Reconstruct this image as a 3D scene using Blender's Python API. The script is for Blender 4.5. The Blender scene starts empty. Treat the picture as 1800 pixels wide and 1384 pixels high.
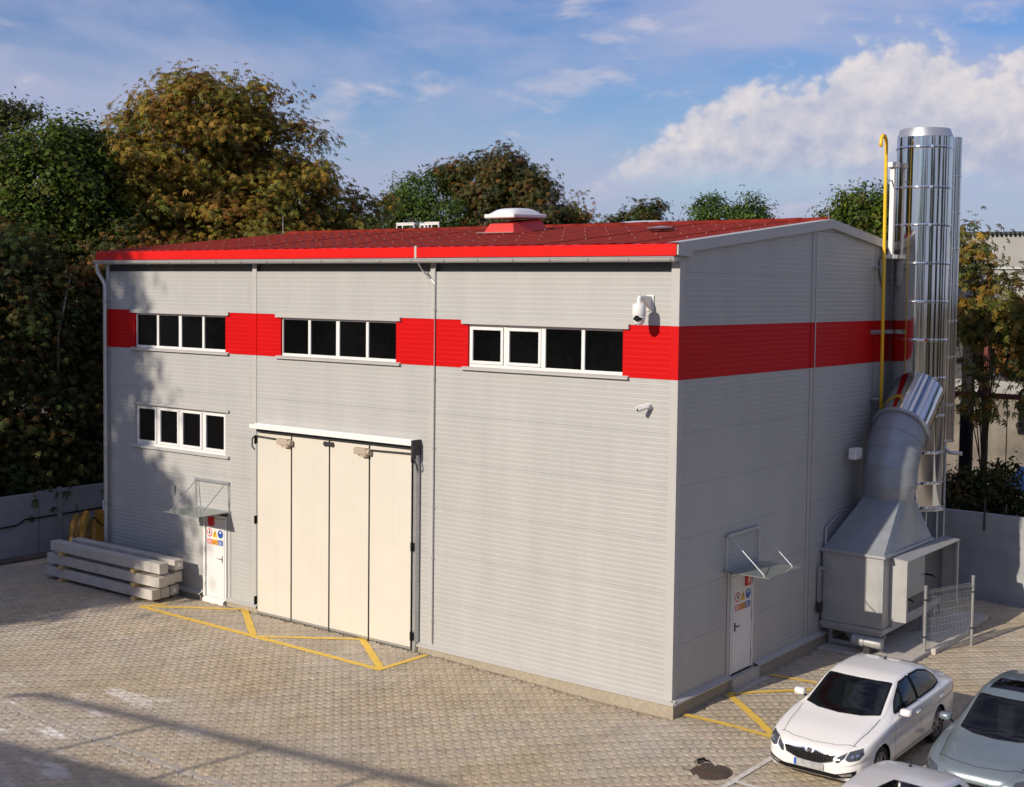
import bpy, bmesh, math, random
import numpy as np
from mathutils import Vector, Matrix
from mathutils.bvhtree import BVHTree
from mathutils.geometry import tessellate_polygon

rng = np.random.default_rng(7)
random.seed(7)
S = bpy.context.scene
COL = S.collection
PI = math.pi

# ------------------------------------------------------------------ camera
CAM = Vector((12.3539, -21.1561, 8.1369))
YAW, PITCH, ROLL, F = -0.656016, -0.053236, 0.011983, 2280.97
cam_d = bpy.data.cameras.new('camera')
cam = bpy.data.objects.new('camera', cam_d)
COL.objects.link(cam)
_f = Vector((math.sin(YAW)*math.cos(PITCH), math.cos(YAW)*math.cos(PITCH), math.sin(PITCH)))
_r = Vector((math.cos(YAW), -math.sin(YAW), 0))
_u = _r.cross(_f)
_r2 = _r*math.cos(ROLL) + _u*math.sin(ROLL)
_u2 = -_r*math.sin(ROLL) + _u*math.cos(ROLL)
cam.matrix_world = Matrix(((_r2.x, _u2.x, -_f.x, CAM.x), (_r2.y, _u2.y, -_f.y, CAM.y),
                           (_r2.z, _u2.z, -_f.z, CAM.z), (0, 0, 0, 1)))
cam_d.sensor_width = 36.0
cam_d.lens = F/1800*36.0
cam_d.shift_y = -60/1800
cam_d.clip_start = 0.1
cam_d.clip_end = 6000
cam_d.dof.use_dof = True
cam_d.dof.focus_distance = 31.0
cam_d.dof.aperture_fstop = 1.25
S.camera = cam

# ------------------------------------------------------------------ light
SUN_TRAVEL = Vector((0.165, 1.0, -0.475)).normalized()
SUN_EL = math.asin(-SUN_TRAVEL.z)
SUN_ROT = math.atan2(-SUN_TRAVEL.x, -SUN_TRAVEL.y)
sun_d = bpy.data.lights.new('sun', 'SUN')
sun_d.energy = 4.8
sun_d.angle = math.radians(0.55)
sun_d.color = (1.0, 0.89, 0.745)
sun = bpy.data.objects.new('sun', sun_d)
sun.rotation_euler = SUN_TRAVEL.to_track_quat('-Z', 'Y').to_euler()
sun.location = (-20, -60, 60)
COL.objects.link(sun)

S.view_settings.view_transform = 'Standard'
S.view_settings.look = 'None'
S.view_settings.gamma = 1
S.view_settings.use_curve_mapping = False
S.view_settings.exposure = 0.0

# ------------------------------------------------------------------ world: Nishita sky with cloud layers mixed by direction
W = bpy.data.worlds.new('World')
S.world = W
W.use_nodes = True
wn, wl = W.node_tree.nodes, W.node_tree.links
wn.clear()
def N(t, **kw):
    n = wn.new(t)
    for k, v in kw.items(): setattr(n, k, v)
    return n
def wmath(op, a, b=None, clamp=False):
    n = N('ShaderNodeMath', operation=op, use_clamp=clamp)
    for i, v in enumerate((a, b)):
        if v is None: continue
        if isinstance(v, (int, float)): n.inputs[i].default_value = v
        else: wl.new(v, n.inputs[i])
    return n.outputs[0]
def wstep(v, a, b, to0=0.0, to1=1.0):
    n = N('ShaderNodeMapRange', interpolation_type='SMOOTHSTEP')
    n.inputs['From Min'].default_value = a; n.inputs['From Max'].default_value = b
    n.inputs['To Min'].default_value = to0; n.inputs['To Max'].default_value = to1
    wl.new(v, n.inputs['Value'])
    return n.outputs[0]
def wmix(fac, a, b):
    n = N('ShaderNodeMix', data_type='RGBA')
    if isinstance(fac, (int, float)): n.inputs[0].default_value = fac
    else: wl.new(fac, n.inputs[0])
    for i, v in ((6, a), (7, b)):
        if isinstance(v, tuple): n.inputs[i].default_value = (*v, 1)
        else: wl.new(v, n.inputs[i])
    return n.outputs[2]
sky = N('ShaderNodeTexSky', sky_type='NISHITA')
sky.sun_disc = False
sky.sun_elevation = SUN_EL
sky.sun_rotation = SUN_ROT
sky.altitude = 300
sky.air_density = 1.2
sky.dust_density = 0.3
sky.ozone_density = 2.5
SKY_K = 0.07
geo = N('ShaderNodeTexCoord')
sep = N('ShaderNodeSeparateXYZ')
wl.new(geo.outputs['Generated'], sep.inputs[0])
X, Y, Z = sep.outputs
AZ = wmath('MULTIPLY', wmath('ARCTAN2', X, Y), 57.2958)          # degrees from +y towards +x
EL = wmath('MULTIPLY', wmath('ARCSINE', Z), 57.2958)
def wnoise(sx, sy, off, scale, detail, rough=0.55, lac=2.0, dx=0.0, dy=0.0, dist=0.0):
    c = N('ShaderNodeCombineXYZ')
    wl.new(wmath('ADD', wmath('MULTIPLY', AZ, sx), dx*sx), c.inputs[0])
    wl.new(wmath('ADD', wmath('MULTIPLY', EL, sy), dy*sy), c.inputs[1])
    c.inputs[2].default_value = off
    n = N('ShaderNodeTexNoise', noise_dimensions='3D')
    n.inputs['Scale'].default_value = scale
    n.inputs['Detail'].default_value = detail
    n.inputs['Roughness'].default_value = rough
    n.inputs['Lacunarity'].default_value = lac
    n.inputs['Distortion'].default_value = dist
    wl.new(c.outputs[0], n.inputs['Vector'])
    return n.outputs['Fac']
def wvor(off, scale, dx=0.0, dy=0.0):
    c = N('ShaderNodeCombineXYZ')
    wn1 = wnoise(1, 1, off+3, 0.9, 3)
    wl.new(wmath('ADD', wmath('ADD', AZ, dx), wmath('MULTIPLY', wn1, 1.1)), c.inputs[0])
    wl.new(wmath('ADD', wmath('MULTIPLY', EL, 1.25), dy*1.25), c.inputs[1])
    c.inputs[2].default_value = off
    n = N('ShaderNodeTexVoronoi', feature='F1')
    n.inputs['Scale'].default_value = scale
    n.inputs['Detail'].default_value = 2.0
    n.inputs['Roughness'].default_value = 0.55
    wl.new(c.outputs[0], n.inputs['Vector'])
    return n.outputs['Distance']
skyc = N('ShaderNodeVectorMath', operation='SCALE')
wl.new(sky.outputs[0], skyc.inputs[0]); skyc.inputs['Scale'].default_value = SKY_K
hsv = N('ShaderNodeHueSaturation'); hsv.inputs['Saturation'].default_value = 1.25; hsv.inputs['Hue'].default_value = 0.512
wl.new(skyc.outputs[0], hsv.inputs['Color'])
tint = N('ShaderNodeMix', data_type='RGBA', blend_type='MULTIPLY'); tint.inputs[0].default_value = 1
tint.inputs[7].default_value = (0.93, 1.10, 1.44, 1)
wl.new(hsv.outputs[0], tint.inputs[6])
base = tint.outputs[2]
# thin high veils and low lavender haze banks
v1 = wnoise(0.055, 0.16, 2.0, 1.0, 7, 0.58, dist=0.3)
veil = wmath('MULTIPLY', wstep(v1, 0.34, 0.60), 0.80)
low = wmath('MULTIPLY', wstep(EL, 13.0, 1.0), wstep(wnoise(0.04, 0.16, 9.0, 1.0, 6, 0.6), 0.30, 0.62))
low = wmath('MAXIMUM', wmath('MULTIPLY', low, 0.85), wstep(EL, 7.5, 1.5, 0.0, 0.85))
c1 = wmix(veil, base, (0.46, 0.48, 0.655))
c1 = wmix(low, c1, (0.385, 0.435, 0.615))
v3 = wnoise(0.16, 0.42, 21.0, 1.0, 8, 0.6, dist=0.2)
puff = wmath('MULTIPLY', wstep(v3, 0.54, 0.70), 0.75)
c1 = wmix(puff, c1, (0.60, 0.58, 0.68))
# the big cumulus bank
fc = N('ShaderNodeFloatCurve')
pts = [(-60, 3.0), (-36.5, 3.2), (-34.2, 5.0), (-32.6, 7.0), (-30.8, 8.4), (-27.6, 9.9), (-24.5, 10.6), (-22.2, 11.5), (-20.5, 11.5),
       (-18.5, 10.9), (-16.0, 10.9), (-12, 11.0), (-6, 9.2), (0, 7.0), (8, 4.5), (14, 3.0), (60, 3.0)]
cv = fc.mapping.curves[0]
while len(cv.points) < len(pts): cv.points.new(0.5, 0.5)
for p_, (a, h) in zip(cv.points, pts): p_.location = ((a+60)/120, h/16)
fc.mapping.update()
wl.new(wmath('DIVIDE', wmath('ADD', AZ, 60.0), 120.0, True), fc.inputs['Value'])
H = wmath('MULTIPLY', fc.outputs[0], 16.0)
vA = wvor(4.0, 0.62)
nA = wnoise(0.9, 0.9, 5.0, 1.0, 6, 0.6)
edge = wmath('ADD', wmath('SUBTRACT', H, EL), wmath('MULTIPLY', wmath('SUBTRACT', 0.45, vA), 1.7))
edge = wmath('ADD', edge, wmath('MULTIPLY', wmath('SUBTRACT', nA, 0.5), 2.4))
dens = wmath('MULTIPLY', wstep(edge, -0.15, 1.15), wstep(EL, 3.9, 6.2))
dens = wmath('MULTIPLY', dens, wstep(wmath('ADD', wmath('MULTIPLY', nA, 3.0), edge), 1.2, 2.4, 0.55, 1.0))
relief = wmath('SUBTRACT', wvor(4.0, 0.62, 0.35, -0.45), vA)
relief2 = wmath('SUBTRACT', wnoise(0.9, 0.9, 5.0, 1.0, 7, 0.65), wnoise(0.9, 0.9, 5.0, 1.0, 7, 0.65, dx=0.4, dy=-0.5))
sh = wmath('ADD', wmath('MULTIPLY', relief, 0.45), wmath('MULTIPLY', relief2, 1.0))
sh = wmath('ADD', sh, wstep(edge, 5.2, 0.2, 0.22, 0.72))
sh = wmath('ADD', sh, wmath('MULTIPLY', wmath('SUBTRACT', wnoise(0.3, 0.45, 31.0, 1.0, 4), 0.5), 1.3), True)
cc = wmix(sh, (0.43, 0.465, 0.61), (0.80, 0.74, 0.735))
c2 = wmix(wmath('MULTIPLY', dens, 0.93), c1, cc)
bg = N('ShaderNodeBackground'); bg.inputs['Strength'].default_value = 1.0
wl.new(c2, bg.inputs['Color'])
wo = N('ShaderNodeOutputWorld')
wl.new(bg.outputs[0], wo.inputs['Surface'])

# ------------------------------------------------------------------ materials
def mat(name, col, rough=0.6, metal=0.0, var=0.0, vscale=3.0, bump=0.0, bscale=40.0, coat=0.0, col2=None, attr=None, spec=0.5, stretch=None):
    m = bpy.data.materials.new(name); m.use_nodes = True
    nt = m.node_tree; b = nt.nodes['Principled BSDF']
    b.inputs['Base Color'].default_value = (*col, 1)
    b.inputs['Roughness'].default_value = rough
    b.inputs['Metallic'].default_value = metal
    b.inputs['Specular IOR Level'].default_value = spec
    b.inputs['Coat Weight'].default_value = coat
    b.inputs['Coat Roughness'].default_value = 0.05
    tc = nt.nodes.new('ShaderNodeTexCoord')
    vec = tc.outputs['Object']
    if stretch:
        mp = nt.nodes.new('ShaderNodeMapping'); mp.inputs['Scale'].default_value = stretch
        nt.links.new(vec, mp.inputs['Vector']); vec = mp.outputs[0]
    src = None
    if var > 0 or col2:
        n = nt.nodes.new('ShaderNodeTexNoise')
        n.inputs['Scale'].default_value = vscale; n.inputs['Detail'].default_value = 8
        n.inputs['Roughness'].default_value = 0.62
        nt.links.new(vec, n.inputs['Vector'])
        r = nt.nodes.new('ShaderNodeValToRGB')
        a = col if col2 else tuple(c*(1-var) for c in col)
        c_ = col2 if col2 else tuple(min(1, c*(1+var)) for c in col)
        r.color_ramp.elements[0].position = 0.33; r.color_ramp.elements[1].position = 0.67
        r.color_ramp.elements[0].color = (*a, 1); r.color_ramp.elements[1].color = (*c_, 1)
        nt.links.new(n.outputs['Fac'], r.inputs[0])
        src = r.outputs[0]
    if attr:
        at = nt.nodes.new('ShaderNodeAttribute'); at.attribute_name = attr
        if src is None: src = at.outputs['Color']
        else:
            mx = nt.nodes.new('ShaderNodeMix'); mx.data_type = 'RGBA'; mx.blend_type = 'MULTIPLY'
            mx.inputs[0].default_value = 1
            nt.links.new(src, mx.inputs[6]); nt.links.new(at.outputs['Color'], mx.inputs[7]); src = mx.outputs[2]
    if src is not None: nt.links.new(src, b.inputs['Base Color'])
    if bump > 0:
        n2 = nt.nodes.new('ShaderNodeTexNoise'); n2.inputs['Scale'].default_value = bscale; n2.inputs['Detail'].default_value = 6
        nt.links.new(vec, n2.inputs['Vector'])
        bp = nt.nodes.new('ShaderNodeBump'); bp.inputs['Strength'].default_value = bump; bp.inputs['Distance'].default_value = 0.02
        nt.links.new(n2.outputs['Fac'], bp.inputs['Height']); nt.links.new(bp.outputs[0], b.inputs['Normal'])
    return m
M = {}
GREY = (0.403, 0.402, 0.388)
M['clad'] = mat('cladding_grey', GREY, 0.45, var=0.05, vscale=0.9, stretch=(1.6, 1.6, 0.35))
M['flash'] = mat('flashing_grey', (0.425, 0.418, 0.40), 0.42, var=0.03, vscale=2)
M['red'] = mat('cladding_red', (0.52, 0.003, 0.004), 0.5, var=0.04, vscale=0.8, spec=0.15)
M['fascia'] = mat('fascia_red', (0.62, 0.010, 0.007), 0.42, var=0.05, vscale=1.5, spec=0.2)
M['roof'] = mat('roof_red', (0.195, 0.021, 0.013), 0.75, var=0.18, vscale=2.5, spec=0.08)
M['curb'] = mat('curb_red', (0.60, 0.03, 0.02), 0.5, var=0.06)
M['zinc'] = mat('galvanised', (0.50, 0.51, 0.52), 0.36, 0.75, var=0.10, vscale=9)
M['zincdark'] = mat('galvanised_dull', (0.40, 0.415, 0.43), 0.46, 0.55, var=0.10, vscale=6)
M['duct'] = mat('duct_grey', (0.30, 0.325, 0.35), 0.40, 0.35, var=0.09, vscale=3.5)
M['house'] = mat('housing_grey', (0.38, 0.38, 0.375), 0.48, 0.25, var=0.08, vscale=2.5)
M['steel'] = mat('mirror_steel', (0.64, 0.635, 0.62), 0.08, 1.0, var=0.03, vscale=1.0, bump=0.02, bscale=2.0)
M['core'] = mat('inner_wall', (0.10, 0.10, 0.10), 0.9)
M['white'] = mat('white_pvc', (0.72, 0.715, 0.70), 0.35, var=0.02)
M['whitedoor'] = mat('white_door', (0.70, 0.695, 0.68), 0.4, var=0.03, vscale=1.5)
M['cream'] = mat('cream_gate', (0.60, 0.565, 0.485), 0.45, var=0.025, vscale=1.2)
M['black'] = mat('black_rubber', (0.010, 0.010, 0.011), 0.7, spec=0.12)
M['dark'] = mat('dark_steel', (0.04, 0.042, 0.045), 0.5, 0.3)
M['motor'] = mat('operator_beige', (0.40, 0.33, 0.26), 0.5, var=0.06)
M['plinth'] = mat('plinth_render', (0.335, 0.29, 0.222), 0.9, var=0.16, vscale=14, bump=0.3, bscale=90)
M['conc'] = mat('concrete', (0.46, 0.43, 0.385), 0.9, var=0.12, vscale=4, bump=0.15, bscale=50)
M['yardconc'] = mat('tree_shade_concrete', (0.17, 0.15, 0.125), 0.92, var=0.35, vscale=0.9)  # low, blotchy tone carries the dappled tree shade on the yard panels
M['kerb'] = mat('kerb_concrete', (0.40, 0.355, 0.30), 0.9, var=0.12, vscale=4)
M['wallconc'] = mat('wall_concrete', (0.30, 0.31, 0.32), 0.92, var=0.14, vscale=1.2, bump=0.15, bscale=30)
M['wood'] = mat('bearer_wood', (0.52, 0.36, 0.15), 0.8, var=0.2, vscale=6, stretch=(1, 8, 8))
M['yellowpaint'] = mat('yellow_paint', (0.66, 0.45, 0.10), 0.75, col2=(0.82, 0.53, 0.06), vscale=7)
M['whitepaint'] = mat('white_paint', (0.62, 0.58, 0.53), 0.8, var=0.14, vscale=6)
M['gas'] = mat('yellow_pipe', (0.82, 0.50, 0.02), 0.4)
M['yplastic'] = mat('yellow_plastic', (0.30, 0.155, 0.008), 0.5, var=0.08)
M['tarp'] = mat('brown_tarp', (0.085, 0.048, 0.010), 0.75, var=0.45, vscale=5, bump=0.4, bscale=10)
M['iron'] = mat('cast_iron', (0.085, 0.075, 0.068), 0.55, 0.4, col2=(0.15, 0.10, 0.07), vscale=3)
M['rust'] = mat('red_oxide_steel', (0.14, 0.024, 0.014), 0.7, var=0.3, vscale=6)
M['signred'] = mat('sign_red', (0.65, 0.02, 0.02), 0.4)
M['signpink'] = mat('sign_pink', (0.62, 0.16, 0.18), 0.4)
M['signyellow'] = mat('sign_yellow', (0.80, 0.48, 0.02), 0.4)
M['signorange'] = mat('sign_orange', (0.80, 0.36, 0.02), 0.4)
M['signblue'] = mat('sign_blue', (0.02, 0.08, 0.36), 0.4)
M['chrome'] = mat('chrome', (0.75, 0.75, 0.76), 0.12, 1.0)
M['bark'] = mat('bark', (0.10, 0.075, 0.055), 0.9, var=0.3, vscale=8, bump=0.6, bscale=20)
M['soil'] = mat('soil', (0.11, 0.085, 0.06), 0.95, var=0.3, vscale=1.5)
M['asphalt'] = mat('asphalt', (0.14, 0.132, 0.12), 0.9, var=0.2, vscale=1.0, bump=0.2, bscale=60)
M['shadeplate'] = mat('recess_shade_sheet', (0.11, 0.11, 0.11), 0.6, var=0.1)  # dark tone stands in for shade inside the filter enclosure
M['gutter'] = mat('gutter_zinc', (0.50, 0.495, 0.48), 0.4, 0.25, var=0.05, vscale=3)
M['hook'] = mat('hook_red', (0.26, 0.085, 0.075), 0.6)
M['joint'] = mat('joint_sand', (0.34, 0.285, 0.205), 0.95, var=0.3, vscale=2)
M['render'] = mat('pale_render', (0.31, 0.305, 0.29), 0.9, var=0.12, vscale=0.8)
M['blue'] = mat('blue_tarp', (0.10, 0.25, 0.50), 0.6)

# pavers: per-piece tint x large blotches
def paver_mat():
    m = mat('paver_concrete', (0.415, 0.355, 0.285), 0.9, attr='tint', bump=0.22, bscale=120)
    nt = m.node_tree; b = nt.nodes['Principled BSDF']
    tc = nt.nodes.new('ShaderNodeNewGeometry')
    n = nt.nodes.new('ShaderNodeTexNoise'); n.inputs['Scale'].default_value = 0.32; n.inputs['Detail'].default_value = 6
    nt.links.new(tc.outputs['Position'], n.inputs['Vector'])
    r = nt.nodes.new('ShaderNodeValToRGB')
    r.color_ramp.elements[0].position = 0.36; r.color_ramp.elements[1].position = 0.66
    r.color_ramp.elements[0].color = (0.455, 0.372, 0.250, 1); r.color_ramp.elements[1].color = (0.475, 0.415, 0.335, 1)
    nt.links.new(n.outputs['Fac'], r.inputs[0])
    at = nt.nodes.new('ShaderNodeAttribute'); at.attribute_name = 'tint'
    mx = nt.nodes.new('ShaderNodeMix'); mx.data_type = 'RGBA'; mx.blend_type = 'MULTIPLY'; mx.inputs[0].default_value = 1
    nt.links.new(r.outputs[0], mx.inputs[6]); nt.links.new(at.outputs['Color'], mx.inputs[7])
    nb_ = nt.nodes.new('ShaderNodeTexNoise'); nb_.inputs['Scale'].default_value = 0.9; nb_.inputs['Detail'].default_value = 9; nb_.inputs['Roughness'].default_value = 0.7
    nt.links.new(tc.outputs['Position'], nb_.inputs['Vector'])
    rb_ = nt.nodes.new('ShaderNodeMapRange'); rb_.inputs['From Min'].default_value = 0.30; rb_.inputs['From Max'].default_value = 0.62; rb_.inputs['To Min'].default_value = 0.80; rb_.inputs['To Max'].default_value = 1.03
    nt.links.new(nb_.outputs['Fac'], rb_.inputs['Value'])
    mb_ = nt.nodes.new('ShaderNodeMix'); mb_.data_type = 'RGBA'; mb_.blend_type = 'MULTIPLY'; mb_.inputs[0].default_value = 1
    nt.links.new(mx.outputs[2], mb_.inputs[6]); nt.links.new(rb_.outputs[0], mb_.inputs[7]); mx = mb_
    # pale lime splashes spilled on the lower left of the yard
    mp = nt.nodes.new('ShaderNodeMapping'); mp.inputs['Rotation'].default_value = (0, 0, math.radians(38)); mp.inputs['Scale'].default_value = (0.9, 3.2, 1)
    nt.links.new(tc.outputs['Position'], mp.inputs['Vector'])
    s = nt.nodes.new('ShaderNodeTexNoise'); s.inputs['Scale'].default_value = 0.55; s.inputs['Detail'].default_value = 7; s.inputs['Roughness'].default_value = 0.6
    nt.links.new(mp.outputs[0], s.inputs['Vector'])
    sr = nt.nodes.new('ShaderNodeMapRange'); sr.inputs['From Min'].default_value = 0.55; sr.inputs['From Max'].default_value = 0.63; sr.interpolation_type = 'SMOOTHSTEP'
    nt.links.new(s.outputs['Fac'], sr.inputs['Value'])
    d = nt.nodes.new('ShaderNodeVectorMath'); d.operation = 'DISTANCE'; d.inputs[1].default_value = (-9.2, -8.2, 0)
    nt.links.new(tc.outputs['Position'], d.inputs[0])
    dr = nt.nodes.new('ShaderNodeMapRange'); dr.inputs['From Min'].default_value = 4.2; dr.inputs['From Max'].default_value = 1.5; dr.interpolation_type = 'SMOOTHSTEP'
    nt.links.new(d.outputs['Value'], dr.inputs['Value'])
    mm = nt.nodes.new('ShaderNodeMath'); mm.operation = 'MULTIPLY'
    nt.links.new(sr.outputs[0], mm.inputs[0]); nt.links.new(dr.outputs[0], mm.inputs[1])
    m2 = nt.nodes.new('ShaderNodeMix'); m2.data_type = 'RGBA'
    nt.links.new(mm.outputs[0], m2.inputs[0]); nt.links.new(mx.outputs[2], m2.inputs[6]); m2.inputs[7].default_value = (0.70, 0.66, 0.60, 1)
    nt.links.new(m2.outputs[2], b.inputs['Base Color'])
    return m
M['paver'] = paver_mat()

def glass_mat(name, tint, transp, rough=0.02, refl=1.0):
    m = bpy.data.materials.new(name); m.use_nodes = True
    nt = m.node_tree; nt.nodes.clear()
    o = nt.nodes.new('ShaderNodeOutputMaterial')
    t = nt.nodes.new('ShaderNodeBsdfTransparent'); t.inputs[0].default_value = (*transp, 1)
    g = nt.nodes.new('ShaderNodeBsdfGlossy'); g.inputs['Roughness'].default_value = rough; g.inputs[0].default_value = (refl, refl, refl, 1)
    d = nt.nodes.new('ShaderNodeBsdfDiffuse'); d.inputs[0].default_value = (*tint, 1)
    f = nt.nodes.new('ShaderNodeFresnel'); f.inputs[0].default_value = 1.45
    n = nt.nodes.new('ShaderNodeTexNoise'); n.inputs['Scale'].default_value = 1.5
    a = nt.nodes.new('ShaderNodeMixShader'); a.inputs[0].default_value = 0.42 if 'canopy' in name else 0.25
    b = nt.nodes.new('ShaderNodeMixShader')
    nt.links.new(t.outputs[0], a.inputs[1]); nt.links.new(d.outputs[0], a.inputs[2])
    nt.links.new(f.outputs[0], b.inputs[0]); nt.links.new(a.outputs[0], b.inputs[1]); nt.links.new(g.outputs[0], b.inputs[2])
    nt.links.new(b.outputs[0], o.inputs['Surface'])
    return m
M['canopyglass'] = glass_mat('canopy_glass', (0.42, 0.47, 0.42), (0.62, 0.68, 0.64))
M['carglass'] = glass_mat('car_glass', (0.012, 0.015, 0.017), (0.30, 0.36, 0.36))
M['pane'] = mat('window_glass', (0.003, 0.0032, 0.0035), 0.03, spec=0.13)
M['dome'] = mat('acrylic_dome', (0.72, 0.73, 0.74), 0.25)
M['lamp'] = mat('headlamp', (0.05, 0.055, 0.065), 0.05, spec=0.8, coat=1.0)
M['tail'] = mat('tail_lamp', (0.35, 0.01, 0.01), 0.1, coat=1.0)
M['rim'] = mat('alloy_rim', (0.34, 0.34, 0.35), 0.35, 0.6)
M['tyre'] = mat('tyre_rubber', (0.02, 0.02, 0.021), 0.75)
M['seat'] = mat('seat_cloth', (0.10, 0.105, 0.11), 0.85)
M['cabin'] = mat('cabin_trim', (0.018, 0.018, 0.02), 0.7)
M['plate'] = mat('number_plate', (0.22, 0.22, 0.225), 0.4, col2=(0.46, 0.46, 0.46), vscale=9)
M['plateblue'] = mat('plate_band', (0.02, 0.10, 0.45), 0.4)

def leaf_mat(name, trans=0.42):
    m = bpy.data.materials.new(name); m.use_nodes = True
    nt = m.node_tree; nt.nodes.clear()
    o = nt.nodes.new('ShaderNodeOutputMaterial')
    at = nt.nodes.new('ShaderNodeAttribute'); at.attribute_name = 'tint'
    d = nt.nodes.new('ShaderNodeBsdfPrincipled'); d.inputs['Roughness'].default_value = 0.55; d.inputs['Specular IOR Level'].default_value = 0.3
    t = nt.nodes.new('ShaderNodeBsdfTranslucent')
    mx = nt.nodes.new('ShaderNodeMixShader'); mx.inputs[0].default_value = trans
    n = nt.nodes.new('ShaderNodeTexNoise'); n.inputs['Scale'].default_value = 5
    nt.links.new(at.outputs['Color'], d.inputs['Base Color']); nt.links.new(at.outputs['Color'], t.inputs[0])
    nt.links.new(d.outputs[0], mx.inputs[1]); nt.links.new(t.outputs[0], mx.inputs[2])
    nt.links.new(mx.outputs[0], o.inputs['Surface'])
    return m
M['leaf'] = leaf_mat('leaf')

# ------------------------------------------------------------------ mesh helpers
ORG = {}
def root_org(o): return ORG.get(o.name, Vector((0, 0, 0))) if o else Vector((0, 0, 0))
class MB:
    def __init__(s): s.v = []; s.f = []; s.m = []
    def add(s, vs, fs, mi=0):
        o = len(s.v); s.v += [tuple(v) for v in vs]
        for f in fs: s.f.append([i+o for i in f]); s.m.append(mi)
        return s
    def box(s, x0, x1, y0, y1, z0, z1, mi=0):
        return s.add([(x0,y0,z0),(x1,y0,z0),(x1,y1,z0),(x0,y1,z0),(x0,y0,z1),(x1,y0,z1),(x1,y1,z1),(x0,y1,z1)],
              [(0,3,2,1),(4,5,6,7),(0,1,5,4),(1,2,6,5),(2,3,7,6),(3,0,4,7)], mi)
    def quad(s, a, b, c, d, mi=0): return s.add([a, b, c, d], [(0, 1, 2, 3)], mi)
    def prism(s, poly, d, mi=0):                                    # closed polygon (3d pts) extruded along vector d
        n = len(poly); d = Vector(d)
        vs = [Vector(p) for p in poly] + [Vector(p)+d for p in poly]
        fs = [tuple(range(n))[::-1], tuple(range(n, 2*n))] + [(i, (i+1) % n, n+(i+1) % n, n+i) for i in range(n)]
        return s.add(vs, fs, mi)
    def tube(s, path, r, n=10, mi=0, caps=True):
        path = [Vector(p) for p in path]; k = len(path)
        rs = r if isinstance(r, (list, tuple)) else [r]*k
        t0 = (path[1]-path[0]).normalized()
        a = t0.cross(Vector((0, 0, 1)));  a = a if a.length > 1e-3 else t0.cross(Vector((1, 0, 0)))
        a.normalize(); vs = []
        for i in range(k):
            t = (path[min(i+1, k-1)]-path[max(i-1, 0)]).normalized()
            a = (a - t*a.dot(t)).normalized(); b = t.cross(a)
            for j in range(n):
                w = 2*PI*j/n; vs.append(path[i]+(a*math.cos(w)+b*math.sin(w))*rs[i])
        fs = [(i*n+j, i*n+(j+1) % n, (i+1)*n+(j+1) % n, (i+1)*n+j) for i in range(k-1) for j in range(n)]
        if caps: fs += [tuple(range(n))[::-1], tuple(range((k-1)*n, k*n))]
        return s.add(vs, fs, mi)
    def lathe(s, prof, c, n=32, mi=0, axis='z', caps=True):                     # prof: (r, h)
        vs = []; c = Vector(c)
        for (r, h) in prof:
            for j in range(n):
                w = 2*PI*j/n; p = (r*math.cos(w), r*math.sin(w), h)
                if axis == 'x': p = (p[2], p[0], p[1])
                if axis == 'y': p = (p[0], p[2], p[1])
                vs.append(c+Vector(p))
        k = len(prof)
        fs = [(i*n+j, i*n+(j+1) % n, (i+1)*n+(j+1) % n, (i+1)*n+j) for i in range(k-1) for j in range(n)]
        if caps: fs += [tuple(range(n))[::-1], tuple(range((k-1)*n, k*n))]
        return s.add(vs, fs, mi)
    def build(s, name, mats, parent=None, smooth=False, bevel=0.0, label=None, kind=None, world=True, fix=True, segs=1):
        o_ = root_org(parent) if world else Vector((0, 0, 0))
        me = bpy.data.meshes.new(name)
        me.from_pydata([(v[0]-o_.x, v[1]-o_.y, v[2]-o_.z) for v in s.v], [], s.f)
        if not isinstance(mats, (list, tuple)): mats = [mats]
        for m in mats: me.materials.append(m)
        me.polygons.foreach_set('material_index', s.m)
        if bevel > 0 or fix:
            bm = bmesh.new(); bm.from_mesh(me)
            if fix: bmesh.ops.recalc_face_normals(bm, faces=bm.faces)
            if bevel > 0: bmesh.ops.bevel(bm, geom=bm.edges[:], offset=bevel, segments=segs, affect='EDGES', clamp_overlap=True)
            bm.to_mesh(me); bm.free()
        if smooth:
            me.shade_smooth() if smooth is True else me.set_sharp_from_angle(angle=math.radians(smooth))
            if smooth is not True: me.polygons.foreach_set('use_smooth', [True]*len(me.polygons))
        return link(name, me, parent, label, kind, o_)
def link(name, me, parent=None, label=None, kind=None, org=None):
    o = bpy.data.objects.new(name, me); COL.objects.link(o)
    if parent: o.parent = parent
    if org is not None: ORG[o.name] = org
    if label: o['label'] = label
    if kind: o['kind'] = kind
    return o
def thing(name, label, cat, loc=(0, 0, 0), rotz=0.0, group=None):
    o = bpy.data.objects.new(name, None); COL.objects.link(o)
    o.empty_display_size = 0.2
    o.location = loc; o.rotation_euler = (0, 0, rotz); ORG[o.name] = Vector(loc)
    o['label'] = label; o['category'] = cat
    if group: o['group'] = group
    return o
def tag(o, label, cat, group=None):
    o['label'] = label; o['category'] = cat
    if group: o['group'] = group
    return o
def struct(name, mb, m, **kw):
    o = mb.build(name, m, None, **kw); o['kind'] = 'structure'; return o
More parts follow.
